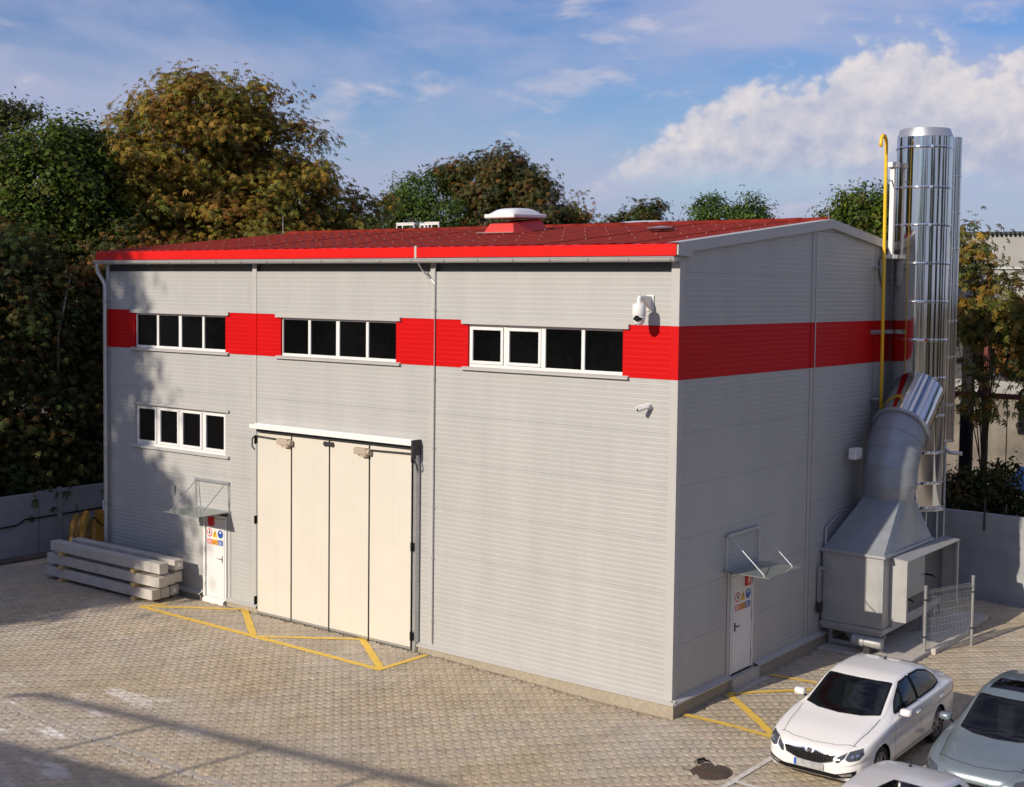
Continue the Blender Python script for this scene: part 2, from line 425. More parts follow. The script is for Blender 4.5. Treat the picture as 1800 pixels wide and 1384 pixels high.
def np_mesh(name, V, Fq, mats, tint=None, smooth=False, mi=None):
    """V (n,3), Fq (m,k) equal-size faces"""
    me = bpy.data.meshes.new(name); n = len(V); m, k = Fq.shape
    me.vertices.add(n); me.vertices.foreach_set('co', np.ascontiguousarray(V, dtype=np.float32).ravel())
    me.loops.add(m*k); me.loops.foreach_set('vertex_index', np.ascontiguousarray(Fq, dtype=np.int32).ravel())
    me.polygons.add(m); me.polygons.foreach_set('loop_start', np.arange(0, m*k, k, dtype=np.int32))
    me.polygons.foreach_set('loop_total', np.full(m, k, dtype=np.int32))
    for q in (mats if isinstance(mats, (list, tuple)) else [mats]): me.materials.append(q)
    if tint is not None:
        a = me.color_attributes.new('tint', 'FLOAT_COLOR', 'POINT')
        c = np.ones((n, 4), dtype=np.float32); c[:, :3] = tint
        a.data.foreach_set('color', c.ravel())
    me.update(calc_edges=True)
    if smooth: me.shade_smooth()
    return me

# ================================================================== GROUND
g = MB(); R_ = 1500.0
g.quad((-R_, -R_, -0.06), (R_, -R_, -0.06), (R_, R_, -0.06), (-R_, R_, -0.06))
ground = struct('ground', g, M['soil'], fix=False)
def S3(t): t = np.clip(t, 0, 1); return t*t*(3-2*t)
def gh(x, y):                                                       # the paving rises gently towards the hall front
    x = np.asarray(x, float); y = np.asarray(y, float)
    return (0.05+0.135*S3((-0.3-x)/6.5))*S3((y+5.2)/3.9)*S3((x+22.0)/3.5)*(1-S3((x-0.6)/1.6))
gx = np.linspace(-22.6, 22.0, 112); gy = np.linspace(-45.0, 13.75, 148)
GX, GY = np.meshgrid(gx, gy, indexing='ij')
GV = np.c_[GX.ravel(), GY.ravel(), (gh(GX, GY)-0.014).ravel()]
a_ = (np.arange(111)[:, None]*148+np.arange(147)[None]).ravel()
pavement = link('pavement', np_mesh('pavement', GV, np.c_[a_, a_+148, a_+149, a_+1], M['joint'], smooth=True)); pavement['kind'] = 'structure'

# paver field: I-shaped blocks laid at 45 degrees to the hall
PU, PV, PA = 0.165, 0.20, 0.026
def wave(u): return PA*np.cos(2*PI*u/PU)
def paver_shape(odd):
    hu = PU/2-0.0016; hv = PV/2-0.0016
    us = np.linspace(-hu, hu, 6); ph = PU/2 if odd else 0.0
    top = [(u, hv+wave(u+ph)) for u in us]
    bot = [(u, -hv+wave(u+ph)) for u in us[::-1]]
    return np.array(top+bot)
sh0 = [paver_shape(False), paver_shape(True)]
ins = 0.007
def local_verts(sh):
    n = len(sh)
    c = sh.mean(0); d = sh-c
    inner = c + d*(1-ins/np.maximum(np.abs(d).max(0), 1e-6))
    return np.concatenate([np.c_[sh, np.full(n, -0.012)], np.c_[sh, np.full(n, -0.0026)], np.c_[inner, np.zeros(n)]])
LV = [local_verts(s_) for s_ in sh0]
n_ = 12
side_f = [(i, (i+1) % n_, n_+(i+1) % n_, n_+i) for i in range(n_)] + [(n_+i, n_+(i+1) % n_, 2*n_+(i+1) % n_, 2*n_+i) for i in range(n_)]
top_f = [(2*n_+i, 2*n_+i+1, 2*n_+10-i, 2*n_+11-i) for i in range(5)]
PF = np.array([f[::-1] for f in side_f+top_f], dtype=np.int32)
ca = math.sqrt(0.5)
def cam_uv(P):
    d = P-np.array(CAM); z = d@np.array(_f)
    return 900+F*(d@np.array(_r2))/z, 632-F*(d@np.array(_u2))/z, z
jj = np.arange(-120, 121); ii = np.arange(-170, 171)
J, I = np.meshgrid(jj, ii, indexing='ij'); J = J.ravel(); I = I.ravel()
uu = I*PU + (J % 2)*PU/2; vv = J*PV
cx, cy = -6.0, -3.0
PX = cx+ca*uu-ca*vv; PY = cy+ca*uu+ca*vv
px, py, pz = cam_uv(np.c_[PX, PY, np.zeros_like(PX)])
keep = (px > -150) & (px < 1950) & (py < 1500) & (pz > 5) & (PX > -22.4) & (PY < 13.6) & (PY > -13) & (PX < 9.5)
keep &= ~((PX > -17.75) & (PX < 0.02) & (PY > -0.02) & (PY < 13.4))           # the hall stands here
keep &= ~((PX > -17.8) & (PX < 0.16) & (PY > -0.15) & (PY < 0.0))
keep &= ~((PX > 0) & (PX < 0.15) & (PY > -0.16) & (PY < 6.3))
keep &= ~((PX < 2.25) & (PX > -0.1) & (PY > 6.25) & (PY < 12))
keep &= ~(np.abs(PY+7.48) < 0.10)                                             # kerb strip
keep &= ~(((PX-1.85)**2+(PY+1.88)**2) < 0.40**2)                               # manhole
PX, PY, J, px, py, pz = PX[keep], PY[keep], J[keep], px[keep], py[keep], pz[keep]
infr = (px > 10) & (px < 1790) & (py < 1375) & ~((px > 1330) & (py > 1130))
order = np.argsort(np.where(infr, pz, 1e9))
near_i = order[:300]; rest_i = order[300:]
def paver_mesh(idx):
    n = len(idx); V = np.zeros((n, 3*n_, 3)); odd = (J[idx] % 2).astype(int)
    L = np.array(LV)[odd].copy()
    L[:, :, 2] += rng.normal(0, 0.0010, n)[:, None] + L[:, :, 0]*rng.normal(0, 0.010, n)[:, None] + L[:, :, 1]*rng.normal(0, 0.008, n)[:, None]
    V[:, :, 0] = ca*L[:, :, 0]-ca*L[:, :, 1]; V[:, :, 1] = ca*L[:, :, 0]+ca*L[:, :, 1]; V[:, :, 2] = L[:, :, 2]
    V[:, :, 0] += PX[idx][:, None]; V[:, :, 1] += PY[idx][:, None]; V[:, :, 2] += gh(PX[idx], PY[idx])[:, None]
    fac = (PF[None]+(np.arange(n)*3*n_)[:, None, None]).reshape(-1, 4)
    t = np.clip(rng.normal(0.96, 0.055, n), 0.75, 1.2)
    tint = np.repeat(np.c_[t*rng.normal(1, 0.012, n), t, t*rng.normal(1, 0.02, n)], 3*n_, axis=0)
    return V.reshape(-1, 3), fac, tint
V, Fc, T = paver_mesh(rest_i)
o = link('paver_field', np_mesh('paver_field', V, Fc, M['paver'], T), pavement, kind='stuff')
variants = []
for odd in (0, 1):
    for k in range(5):
        V = LV[odd].copy(); W_ = V.copy()
        W_[:, 0] = ca*V[:, 0]-ca*V[:, 1]; W_[:, 1] = ca*V[:, 0]+ca*V[:, 1]
        t = 0.87+0.045*k
        variants.append(np_mesh('paver', W_, PF, M['paver'], np.full((len(V), 3), t)))
# (tint blotches follow object space, so single pieces keep their origin in the yard's frame)
for q in near_i:
    o = link('paver', variants[int(J[q] % 2)*5+random.randrange(5)], pavement)
    o.location = (PX[q], PY[q], float(gh(PX[q], PY[q]))+random.gauss(0, 0.0015)); o.rotation_euler = (random.gauss(0, 0.012), random.gauss(0, 0.012), 0)
MB().box(-20, 8, -7.70, -7.26, -0.05, -0.009).build('mortar_bed', M['kerb'], pavement)
# kerb strip of flush concrete edging
x = -20.0
while x < 8:
    MB().box(x+0.003, x+0.997, -7.545, -7.415, -0.05, -0.001).build('kerb_stone', M['kerb'], pavement, bevel=0.006); x += 1.0

LIFT = [0.006]
def line(a, b, w, m, name):
    LIFT[0] += 0.0007; zl = LIFT[0]
    a, b = Vector((*a, 0)), Vector((*b, 0)); d = (b-a).normalized(); n = Vector((-d.y, d.x, 0))*w/2
    L = (b-a).length; k = max(2, int(L/0.12)); mb = MB(); vs = []; fs = []
    for i in range(k+1):
        p = a+d*L*i/k; j1 = random.gauss(0, 0.006); j2 = random.gauss(0, 0.006)
        z_ = Vector((0, 0, zl+float(gh(p.x, p.y)))); vs += [p+n*(1+j1/w*2)+z_, p-n*(1+j2/w*2)+z_]
        if i: fs.append((2*i-2, 2*i-1, 2*i+1, 2*i))
    mb.add(vs, fs); return mb.build(name, m, pavement)
Yp = M['yellowpaint']
def yl(a, b, w=0.13): line(a, b, w, Yp, 'yellow_line')
yl((-14.35, -1.50), (-6.05, -1.60), 0.16); yl((-14.25, -1.42), (-12.1, -0.03), 0.15); yl((-12.2, 0.0), (-10.15, -1.5), 0.17); yl((-14.3, -1.5), (-14.0, -0.95), 0.14)
yl((-9.95, -1.52), (-8.0, -0.15), 0.15); yl((-8.05, -0.12), (-6.1, -1.55), 0.17); yl((-6.1, -1.63), (-6.05, -0.16), 0.14)
yl((0.1, 0.30), (2.05, 0.37), 0.15); yl((2.02, 0.35), (0.18, 1.95), 0.16); yl((0.15, 2.0), (2.05, 4.25), 0.14); yl((0.2, 3.72), (2.05, 3.98), 0.13)
line((2.40, -2.40), (2.40, 3.6), 0.10, M['whitepaint'], 'white_line')
line((2.40, -2.03), (9.5, -2.03), 0.10, M['whitepaint'], 'white_line')
line((2.40, -2.40), (2.40, -5.0), 0.10, M['whitepaint'], 'white_line')
line((4.92, -2.0), (4.92, 3.6), 0.10, M['whitepaint'], 'white_line')
line((7.44, -2.0), (7.44, 3.6), 0.10, M['whitepaint'], 'white_line')

# ================================================================== THE HALL
HL, HW = -17.83, 13.3
ZE, ZR, YR = 9.03, 9.80, 6.65
SL = (ZR-ZE)/(YR+0.20)
hall = thing('industrial_hall', 'grey panel clad workshop hall with red band and red tile roof', 'building')
MOD = (7.5-0.38)/7
# inner shell
mb = MB()
mb.prism([(HL+.13, 0.13, 0.02), (HL+.13, HW-.05, 0.02), (HL+.13, HW-.05, 8.85), (HL+.13, YR, 9.55), (HL+.13, 0.13, 8.85)], (-HL-.26, 0, 0))
mb.build('core_wall', M['core'], hall)
# plain left and rear walls (never seen, but they stand)
mb = MB(); mb.box(HL, HL+.12, 0.12, HW, 0.3, 8.8); mb.box(HL+.12, -0.12, HW-.04, HW+.06, 0.3, 8.85)
mb.build('rear_wall', M['clad'], hall)

def rib_profile(z0, z1):
    """(offset, z) up a micro-ribbed panel"""
    P = []
    n = max(1, int(round((z1-z0)/0.1017))); p = (z1-z0)/n
    for i in range(n):
        a = z0+i*p
        P += [(0.0, a), (-0.0055, a+0.013)]
    P.append((0.0, z1))
    return P
def panel_front(x0, x1, z0, z1, m):
    mb = MB(); vs = []; fs = []
    P = rib_profile(z0, z1)
    for (d, z) in P: vs += [(x0, -d, z), (x1, -d, z)]
    k = len(P)
    for i in range(k-1): fs.append((2*i, 2*i+1, 2*i+3, 2*i+2))
    o = len(vs); vs += [(x0, 0.125, z0), (x1, 0.125, z0), (x1, 0.125, z1), (x0, 0.125, z1)]
    a = [2*i for i in range(k)]; b = [2*i+1 for i in range(k)]
    fs += [tuple([o]+a+[o+3]), tuple([o+1, o+2]+b[::-1]), (0, o, o+1, 1), (2*k-2, 2*k-1, o+2, o+3)]
    mb.add(vs, fs); return mb.build('wall_panel', m, hall)
def panel_gable(y0, y1, z0, z1, m, clip=True):
    mb = MB(); vs = []; fs = []
    P = rib_profile(z0, z1)
    for (d, z) in P: vs += [(d, y0, z), (d, y1, z)]
    k = len(P)
    for i in range(k-1): fs.append((2*i, 2*i+1, 2*i+3, 2*i+2))
    mb.add(vs, fs); o = mb.build('wall_panel', m, hall, fix=False)
    me = o.data; bm = bmesh.new(); bm.from_mesh(me)
    for sgn in (1, -1):
        zc = ZR-0.12; n = Vector((0, -SL*sgn, 1)).normalized()
        bmesh.ops.bisect_plane(bm, geom=bm.verts[:]+bm.edges[:]+bm.faces[:], plane_co=Vector((0, YR, zc)), plane_no=n, clear_outer=True)
    if len(bm.faces) == 0:
        bm.free(); bpy.data.objects.remove(o); return None
    bmesh.ops.recalc_face_normals(bm, faces=bm.faces)
    if bm.faces[:][0].normal.x < 0: bmesh.ops.reverse_faces(bm, faces=bm.faces[:])
    bm.to_mesh(me); bm.free(); return o
def subtract(rects, hole):
    out = []
    for (a, b, c, d) in rects:
        x0, x1, z0, z1 = hole
        if x1 <= a or x0 >= b or z1 <= c or z0 >= d: out.append((a, b, c, d)); continue
        if x0 > a: out.append((a, x0, c, d))
        if x1 < b: out.append((x1, b, c, d))
        u0, u1 = max(a, x0), min(b, x1)
        if z0 > c: out.append((u0, u1, c, z0))
        if z1 < d: out.append((u0, u1, z1, d))
    return out
WIN = [(-16.57, -12.90, 6.50, 7.43, 'fixed'), (-10.91, -7.16, 6.50, 7.43, 'fixed'), (-5.12, -1.22, 6.50, 7.42, 'half'), (-16.57, -12.89, 3.92, 5.02, 'sash')]
GATE = (-11.60, -6.50, 0.0, 4.72)
DOORL = (-13.74, -12.82, 0.0, 2.46)
bays = [(0.0, -6.09), (-6.09, -11.83), (-11.83, HL)]
rows = [0.38+MOD*i for i in range(9)]; rows[-1] = min(rows[-1], 8.80)
for bi, (xb, xa) in enumerate(bays):
    for r in range(8):
        z0, z1 = rows[r]+0.0025, rows[r+1]-0.0025
        rects = [(xa+0.02, xb-0.02, z0, z1)]
        for h in WIN: rects = subtract(rects, h[:4])
        rects = subtract(rects, GATE); rects = subtract(rects, DOORL)
        for q in rects:
            if q[1]-q[0] > 0.02 and q[3]-q[2] > 0.02:
                o = panel_front(*q, M['red'] if r == 6 else M['clad'])
                if r == 6: o['label'] = 'red wall panel in the band'
DOORR = (2.25, 3.28, 0.0, 2.46)
for (ya, yb) in ((0.0, 5.85), (5.85, 9.38), (9.38, HW)):
    for r in range(10):
        z0, z1 = rows[0]+MOD*r+0.002, rows[0]+MOD*(r+1)-0.002
        rects = [(ya+0.012, yb-0.012, z0, z1)]
        if ya == 0: rects = subtract(rects, DOORR)
        for q in rects:
            if q[1]-q[0] > 0.02 and q[3]-q[2] > 0.02:
                o = panel_gable(*q, M['red'] if r == 6 else M['clad'])
                if o and r == 6: o['label'] = 'red wall panel in the band'
# corner flashings (grey above and below, red within the band)
def corner(z0, z1, m):
    mb = MB(); mb.box(-0.17, 0.006, -0.009, -0.0045, z0, z1); mb.box(0.0062, 0.0102, -0.009, 0.17, z0, z1)
    mb.build('corner_flashing', m, hall)
corner(0.37, rows[6], M['flash']); corner(rows[6], rows[7], M['red']); corner(rows[7], 8.72, M['flash'])
def strip_front(xc, w, z0, z1, m, d=0.010, name='seam_flashing'):
    MB().box(xc-w/2, xc+w/2, -d, -0.0042, z0, z1).build(name, m, hall)
for xc in (-6.09, -11.83, HL+0.09):
    w = 0.15
    strip_front(xc, w, 0.37 if xc != -11.83 else 0.37, rows[6], M['flash']); strip_front(xc, w, rows[6], rows[7], M['red']); strip_front(xc, w, rows[7], 8.70, M['flash'])
for (z0, z1, m) in ((0.37, rows[6], 'flash'), (rows[6], rows[7], 'red'), (rows[7], 9.48, 'flash')):
    MB().box(0.004, 0.010, 5.78, 5.92, z0, z1).build('seam_flashing', M[m], hall)
    MB().box(HL-0.006, HL, 0.0, 0.2, z0, min(z1, 8.7)).build('corner_flashing', M[m], hall)
# a thin conduit with clips running down beside the middle seam and on the gable seam
mb = MB(); mb.tube([(-6.02, -0.03, 0.42), (-6.02, -0.03, 8.62)], 0.012, 6)
for z in (0.9, 2.3, 3.4, 4.7, 6.2, 7.7): mb.box(-6.045, -5.995, -0.045, -0.01, z-0.02, z+0.02)
mb.build('conduit', M['zinc'], hall)
mb = MB(); mb.tube([(0.03, 5.96, 0.42), (0.03, 5.96, 9.46)], 0.012, 6)
mb.build('conduit', M['zinc'], hall)
# screws under the eave
mb = MB()
for k in range(22): mb.box(-17.3+k*0.8, -17.27+k*0.8, -0.016, 0, 8.63, 8.655)
mb.build('cladding_screw', M['dark'], hall, kind='stuff')
# eave closure, plinth and plinth flashing
MB().box(HL, 0.004, -0.055, 0.10, 8.70, 8.84).build('eave_flashing', M['zincdark'], hall)
pl = [(-17.88, -13.78), (-12.80, -11.66), (-6.44, 0.064)]
for (a, b) in pl:
    MB().box(a, b, -0.055, 0.11, -0.02, 0.30).build('plinth', M['plinth'], hall)
    MB().prism([(a, -0.002, 0.385), (a, -0.105, 0.335), (a, -0.105, 0.302), (a, -0.098, 0.302), (a, -0.098, 0.328), (a, -0.002, 0.372)], (b-a+(0.03 if b > 0 else 0), 0, 0)).build('plinth_flashing', M['flash'], hall)
for (a, b) in ((-0.053, 2.18), (3.34, 12.0)):
    MB().box(-0.11, 0.066, a, b, -0.02, 0.30).build('plinth', M['plinth'], hall)
    a2 = a-0.03 if a < 0 else a
    MB().prism([(0.012, a2, 0.388), (0.122, a2, 0.337), (0.122, a2, 0.303), (0.114, a2, 0.303), (0.114, a2, 0.33), (0.012, a2, 0.376)], (0, b-a2, 0)).build('plinth_flashing', M['flash'], hall)
MB().box(0.0, 0.16, 2.19, 3.33, -0.02, 0.31).box(0.16, 0.30, 2.15, 3.5, -0.02, 0.09).build('door_step', M['conc'], hall, bevel=0.01)

# roof of pressed metal tile sheets
def sheet(x0, w, ya, yb, sgn):
    nx = 15; ny = 20; xs = np.linspace(0, w, nx); vs = []; fs = []
    L = yb-ya
    for j in range(ny):
        for e in (0, 1):
            t = (j+e)/ny; lift = 0.009*(1-e)
            for x_ in xs:
                h = 0.010*math.cos(2*PI*x_/(w/3))
                vs.append((x0+x_, ya+t*L, 0.02+h+lift))
    for j in range(2*ny-1):
        for i in range(nx-1): fs.append((j*nx+i, j*nx+i+1, (j+1)*nx+i+1, (j+1)*nx+i))
    return vs, fs
ns = 17; wS = (0.06-(HL-0.10))/ns
vs, fs = sheet(0, wS-0.004, 0, YR+0.20, 1)
mb = MB(); mb.add([(x_, y_, z_+SL*y_) for (x_, y_, z_) in vs], fs)
proto = mb.build('roof_sheet', M['roof'], hall, smooth=40, fix=False)
me_f = proto.data
mb = MB(); mb.add([(x_, y_, z_-SL*y_) for (x_, y_, z_) in [(a, (YR+.20)-b, c) for (a, b, c) in vs]], [f[::-1] for f in fs])
me_b = mb.build('roof_sheet', M['roof'], hall, smooth=40, fix=False)
obk = me_b; me_b = me_b.data
for k in range(ns):
    a = proto if k == 0 else link('roof_sheet', me_f, hall)
    a.location = (HL-0.10+k*wS, -0.20, ZE-0.012+random.gauss(0, 0.003))
    b = obk if k == 0 else link('roof_sheet', me_b, hall)
    b.location = (HL-0.10+k*wS, YR+0.02, ZR-0.012)
mb = MB()
for k in range(26): mb.tube([(HL-0.1+k*0.69, YR, ZR-0.01), (HL+0.595+k*0.69, YR, ZR+0.002)], 0.085, 8)
mb.build('ridge_cap', M['roof'], hall, smooth=True)
mb = MB()
for r in range(1, 5):
    for k in range(30):
        x_ = HL+0.25+k*0.6+(0.3 if r % 2 else 0); y_ = -0.25+r*1.3
        z_ = ZE+SL*(y_+0.20)
        if x_ < -0.1: mb.add([(x_, y_, z_+0.03), (x_+0.035, y_, z_+0.03), (x_+0.018, y_, z_+0.075), (x_+0.018, y_+0.06, z_+0.03)], [(0, 1, 2), (1, 3, 2), (3, 0, 2)])
mb.build('snow_hook', M['hook'], hall, kind='stuff')
# red eave fascia in two lengths, joint clip, gutter and brackets
for (a, b) in ((-17.93, -6.42), (-6.38, 0.055)):
    MB().prism([(a, -0.21, 8.815), (a, -0.245, 8.815), (a, -0.245, 9.03), (a, -0.15, 9.05), (a, -0.15, 9.04), (a, -0.21, 9.02)], (b-a, 0, 0)).build('eave_fascia', M['fascia'], hall)
MB().box(-6.43, -6.37, -0.25, -0.15, 8.80, 9.065).build('fascia_joint_clip', M['flash'], hall)
MB().box(-17.85, -0.02, -0.21, -0.055, 8.80, 8.814).build('soffit', M['zincdark'], hall)
mb = MB(); vs = []; fs = []
prof = [(-0.155, 8.80)] + [(-0.245+0.085*math.cos(t), 8.785+0.085*math.sin(t)) for t in np.linspace(0, -PI, 13)] + [(-0.335, 8.795), (-0.345, 8.785), (-0.335, 8.775)]
for x_ in (-17.98, 0.065):
    for (y_, z_) in prof: vs.append((x_, y_, z_))
n = len(prof)
fs = [(i, i+1, n+i+1, n+i) for i in range(n-1)] + [tuple(range(1, 14)), tuple(range(n+1, n+14))]
mb.add(vs, fs); gut = mb.build('gutter', M['gutter'], hall, smooth=35)
for k in range(20):
    xk = -17.5+k*0.92
    MB().tube([(xk, -0.245+0.09*math.cos(t), 8.785+0.09*math.sin(t)) for t in np.linspace(0.1, -PI-0.1, 9)], 0.011, 5).build('gutter_bracket', M['zincdark'], gut)
dp = MB().tube([(-17.86, -0.25, 8.74), (-17.86, -0.25, 8.60), (-17.85, -0.23, 8.48), (-17.74, -0.15, 8.26), (-17.70, -0.12, 8.14), (-17.70, -0.12, 0.05)], 0.062, 14).build('downpipe', M['zinc'], hall, smooth=40)
for z in (7.7, 6.3, 4.9, 3.6, 2.2, 0.9):
    MB().lathe([(0.066, z), (0.071, z+.004), (0.071, z+.03), (0.066, z+.034)], (-17.70, -0.12, 0), 14).box(-17.715, -17.685, -0.06, 0.0, z, z+.03).box(-17.63, -17.60, -0.14, -0.10, z, z+.03).build('pipe_clip', M['zincdark'], dp)
MB().tube([(-6.30, -0.27, 8.70), (-6.28, -0.16, 8.55), (-6.12, -0.04, 8.35), (-6.02, -0.03, 8.25)], 0.018, 6).build('conduit', M['zinc'], hall)

# verge flashings
def verge(y0, y1, sgn):
    def zt(y): return ZR+0.03-SL*abs(y-YR)
    x0, x1 = -0.02, 0.095
    mb = MB()
    vs = [(x1, y0, zt(y0)-0.205), (x1, y1, zt(y1)-0.205), (x1, y1, zt(y1)), (x1, y0, zt(y0)), (x0-0.12, y0, zt(y0)+.004), (x0-0.12, y1, zt(y1)+.004), (0.012, y0, zt(y0)-0.2), (0.012, y1, zt(y1)-0.2)]
    mb.add(vs, [(0, 1, 2, 3), (3, 2, 5, 4), (0, 6, 7, 1)])
    mb.build('verge_flashing', M['flash'], hall, fix=False)
for (a, b) in ((-0.22, 5.2), (5.206, YR), (YR, 9.38), (9.386, 13.65)): verge(a, b, 1)
MB().prism([(0.0, -0.22, 9.02), (0.0, -0.22, 8.83), (0.0, 0.30, 8.80), (0.0, 0.30, 9.07)], (0.094, 0, 0)).build('verge_end_cap', M['flash'], hall)

# windows
def window(x0, x1, z0, z1, kind):
    w = MB().box(x0-0.14, x1+0.14, -0.055, -0.006, z1-0.005, (7.512 if z0 > 6 else z1+0.055)).build('window', M['flash'], hall, label=None)
    w['label'] = 'window with white frame and grey drip flashing' if kind != 'sash' else 'lower window with four opening sashes'
    MB().prism([(x0-0.14, -0.006, z0+0.015), (x0-0.14, -0.075, z0-0.02), (x0-0.14, -0.075, z0-0.055), (x0-0.14, -0.006, z0-0.045)], (x1-x0+0.28, 0, 0)).build('window_sill', M['flash'], w)
    MB().box(x0, x0+0.012, 0.0, 0.07, z0, z1).build('reveal', M['red'] if z0 > 6 else M['flash'], w)
    MB().box(x1-0.012, x1, 0.0, 0.07, z0, z1).build('reveal', M['red'] if z0 > 6 else M['flash'], w)
    fr = MB(); y0, y1 = 0.045, 0.115; t = 0.055
    fr.box(x0+.012, x1-.012, y0, y1, z0, z0+t+.02); fr.box(x0+.012, x1-.012, y0, y1, z1-t, z1)
    n = 4; W_ = (x1-x0)/n
    for k in range(n+1):
        xm = x0+k*W_; a = max(x0+.012, xm-(0.04 if k != 2 else 0.055)); b = min(x1-.012, xm+(0.04 if k != 2 else 0.055))
        fr.box(a, b, y0+.001, y1, z0+t+.02, z1-t)
    fr.build('window_frame', M['white'], w, bevel=0.004)
    for k in range(n):
        a, b = x0+k*W_+0.05, x0+(k+1)*W_-0.05
        if kind == 'sash' or (kind == 'half' and k < 2):
            s_ = MB(); q = 0.065; c, d = z0+t+.025, z1-t-.005
            s_.box(a, b, y0-.018, y0+.03, c, c+q).box(a, b, y0-.018, y0+.03, d-q, d).box(a, a+q, y0-.018, y0+.03, c+q, d-q).box(b-q, b, y0-.018, y0+.03, c+q, d-q)
            s_.build('sash', M['white'], w, bevel=0.005)
        MB().box(a-.005, b+.005, y0+.035, y0+.045, z0+t, z1-t+.005).build('pane', M['pane'], w)
for q in WIN: window(*q)

# folding gate
gate = MB().box(-11.70, -6.40, -0.27, -0.009, 4.76, 4.80).build('folding_gate', M['white'], hall, label='cream four leaf folding gate under a white track cover')
MB().box(-11.70, -6.40, -0.29, -0.265, 4.735, 4.84).box(-11.6, -6.40, -0.20, -0.012, 4.805, 4.86).build('track_cover', M['white'], gate, bevel=0.006)
MB().box(-6.44, -6.396, -0.295, -0.02, 4.52, 4.86).build('track_end_plate', M['dark'], gate)
MB().box(-11.62, -6.48, -0.13, -0.02, 4.64, 4.70).box(-11.60, -6.50, 0.02, 0.11, 0.0, 4.72).build('gate_rail', M['dark'], gate)
lx = [-11.57, -10.36, -9.09, -7.82, -6.53]
for k in range(4):
    a, b = lx[k]+0.022, lx[k+1]-0.022
    leaf = MB().box(a, b, -0.15, -0.09, 0.265, 4.62).build('gate_leaf', M['cream'], gate, bevel=0.006)
    MB().box(a-.004, b+.004, -0.145, -0.095, 0.215, 0.262).build('bottom_rail', M['zinc'], leaf)
    MB().box(a-.018, a-.003, -0.14, -0.10, 0.22, 4.62).box(b+.003, b+.018, -0.14, -0.10, 0.22, 4.62).build('rubber_seal', M['black'], leaf)
    MB().box((a+b)/2-.002+0.1, (a+b)/2+.002+0.1, -0.1512, -0.149, 0.28, 4.6).build('panel_joint', M['cream'], leaf)
for (xh, s_) in ((-11.60, -1), (-6.50, 1)):
    for z in (0.52, 2.5, 4.45):
        MB().box(xh-0.05, xh+0.05, -0.17, -0.03, z-0.09, z+0.09).tube([(xh, -0.18, z-0.1), (xh, -0.18, z+0.1)], 0.022, 8).build('hinge', M['black'], gate)
MB().box(-6.50, -6.42, -0.14, -0.012, 0.1, 4.64).build('gate_post', M['zinc'], gate)
for xc in (-10.55, -8.0):
    MB().box(xc-.19, xc+.19, -0.29, -0.16, 4.42, 4.56).box(xc-.02, xc+.20, -0.28, -0.16, 4.37, 4.42).lathe([(0.065, -0.0), (0.075, .02), (0.075, .07), (0.065, .09)], (xc+.19, -0.225, 4.48), 12, axis='x').build('gate_operator', M['motor'], gate, bevel=0.012)
for (xa, xb, s_) in ((-10.8, -11.66, -1), (-7.75, -6.42, 1)):
    MB().tube([(xa, -0.2, 4.53), (xb-0.1*s_, -0.22, 4.56), (xb, -0.22, 4.48), (xb+0.05*s_, -0.18, 4.28), (xb+0.02*s_, -0.12, 4.2)], 0.018, 6).build('operator_cable', M['dark'], gate, smooth=True)
mb = MB()
for xq in (-9.2, -9.09, -8.98): mb.lathe([(0.05, 0), (0.06, .01), (0.06, .03), (0.05, .04)], (xq, -0.2, 4.55), 10, axis='y')
mb.build('guide_roller', M['dark'], gate)

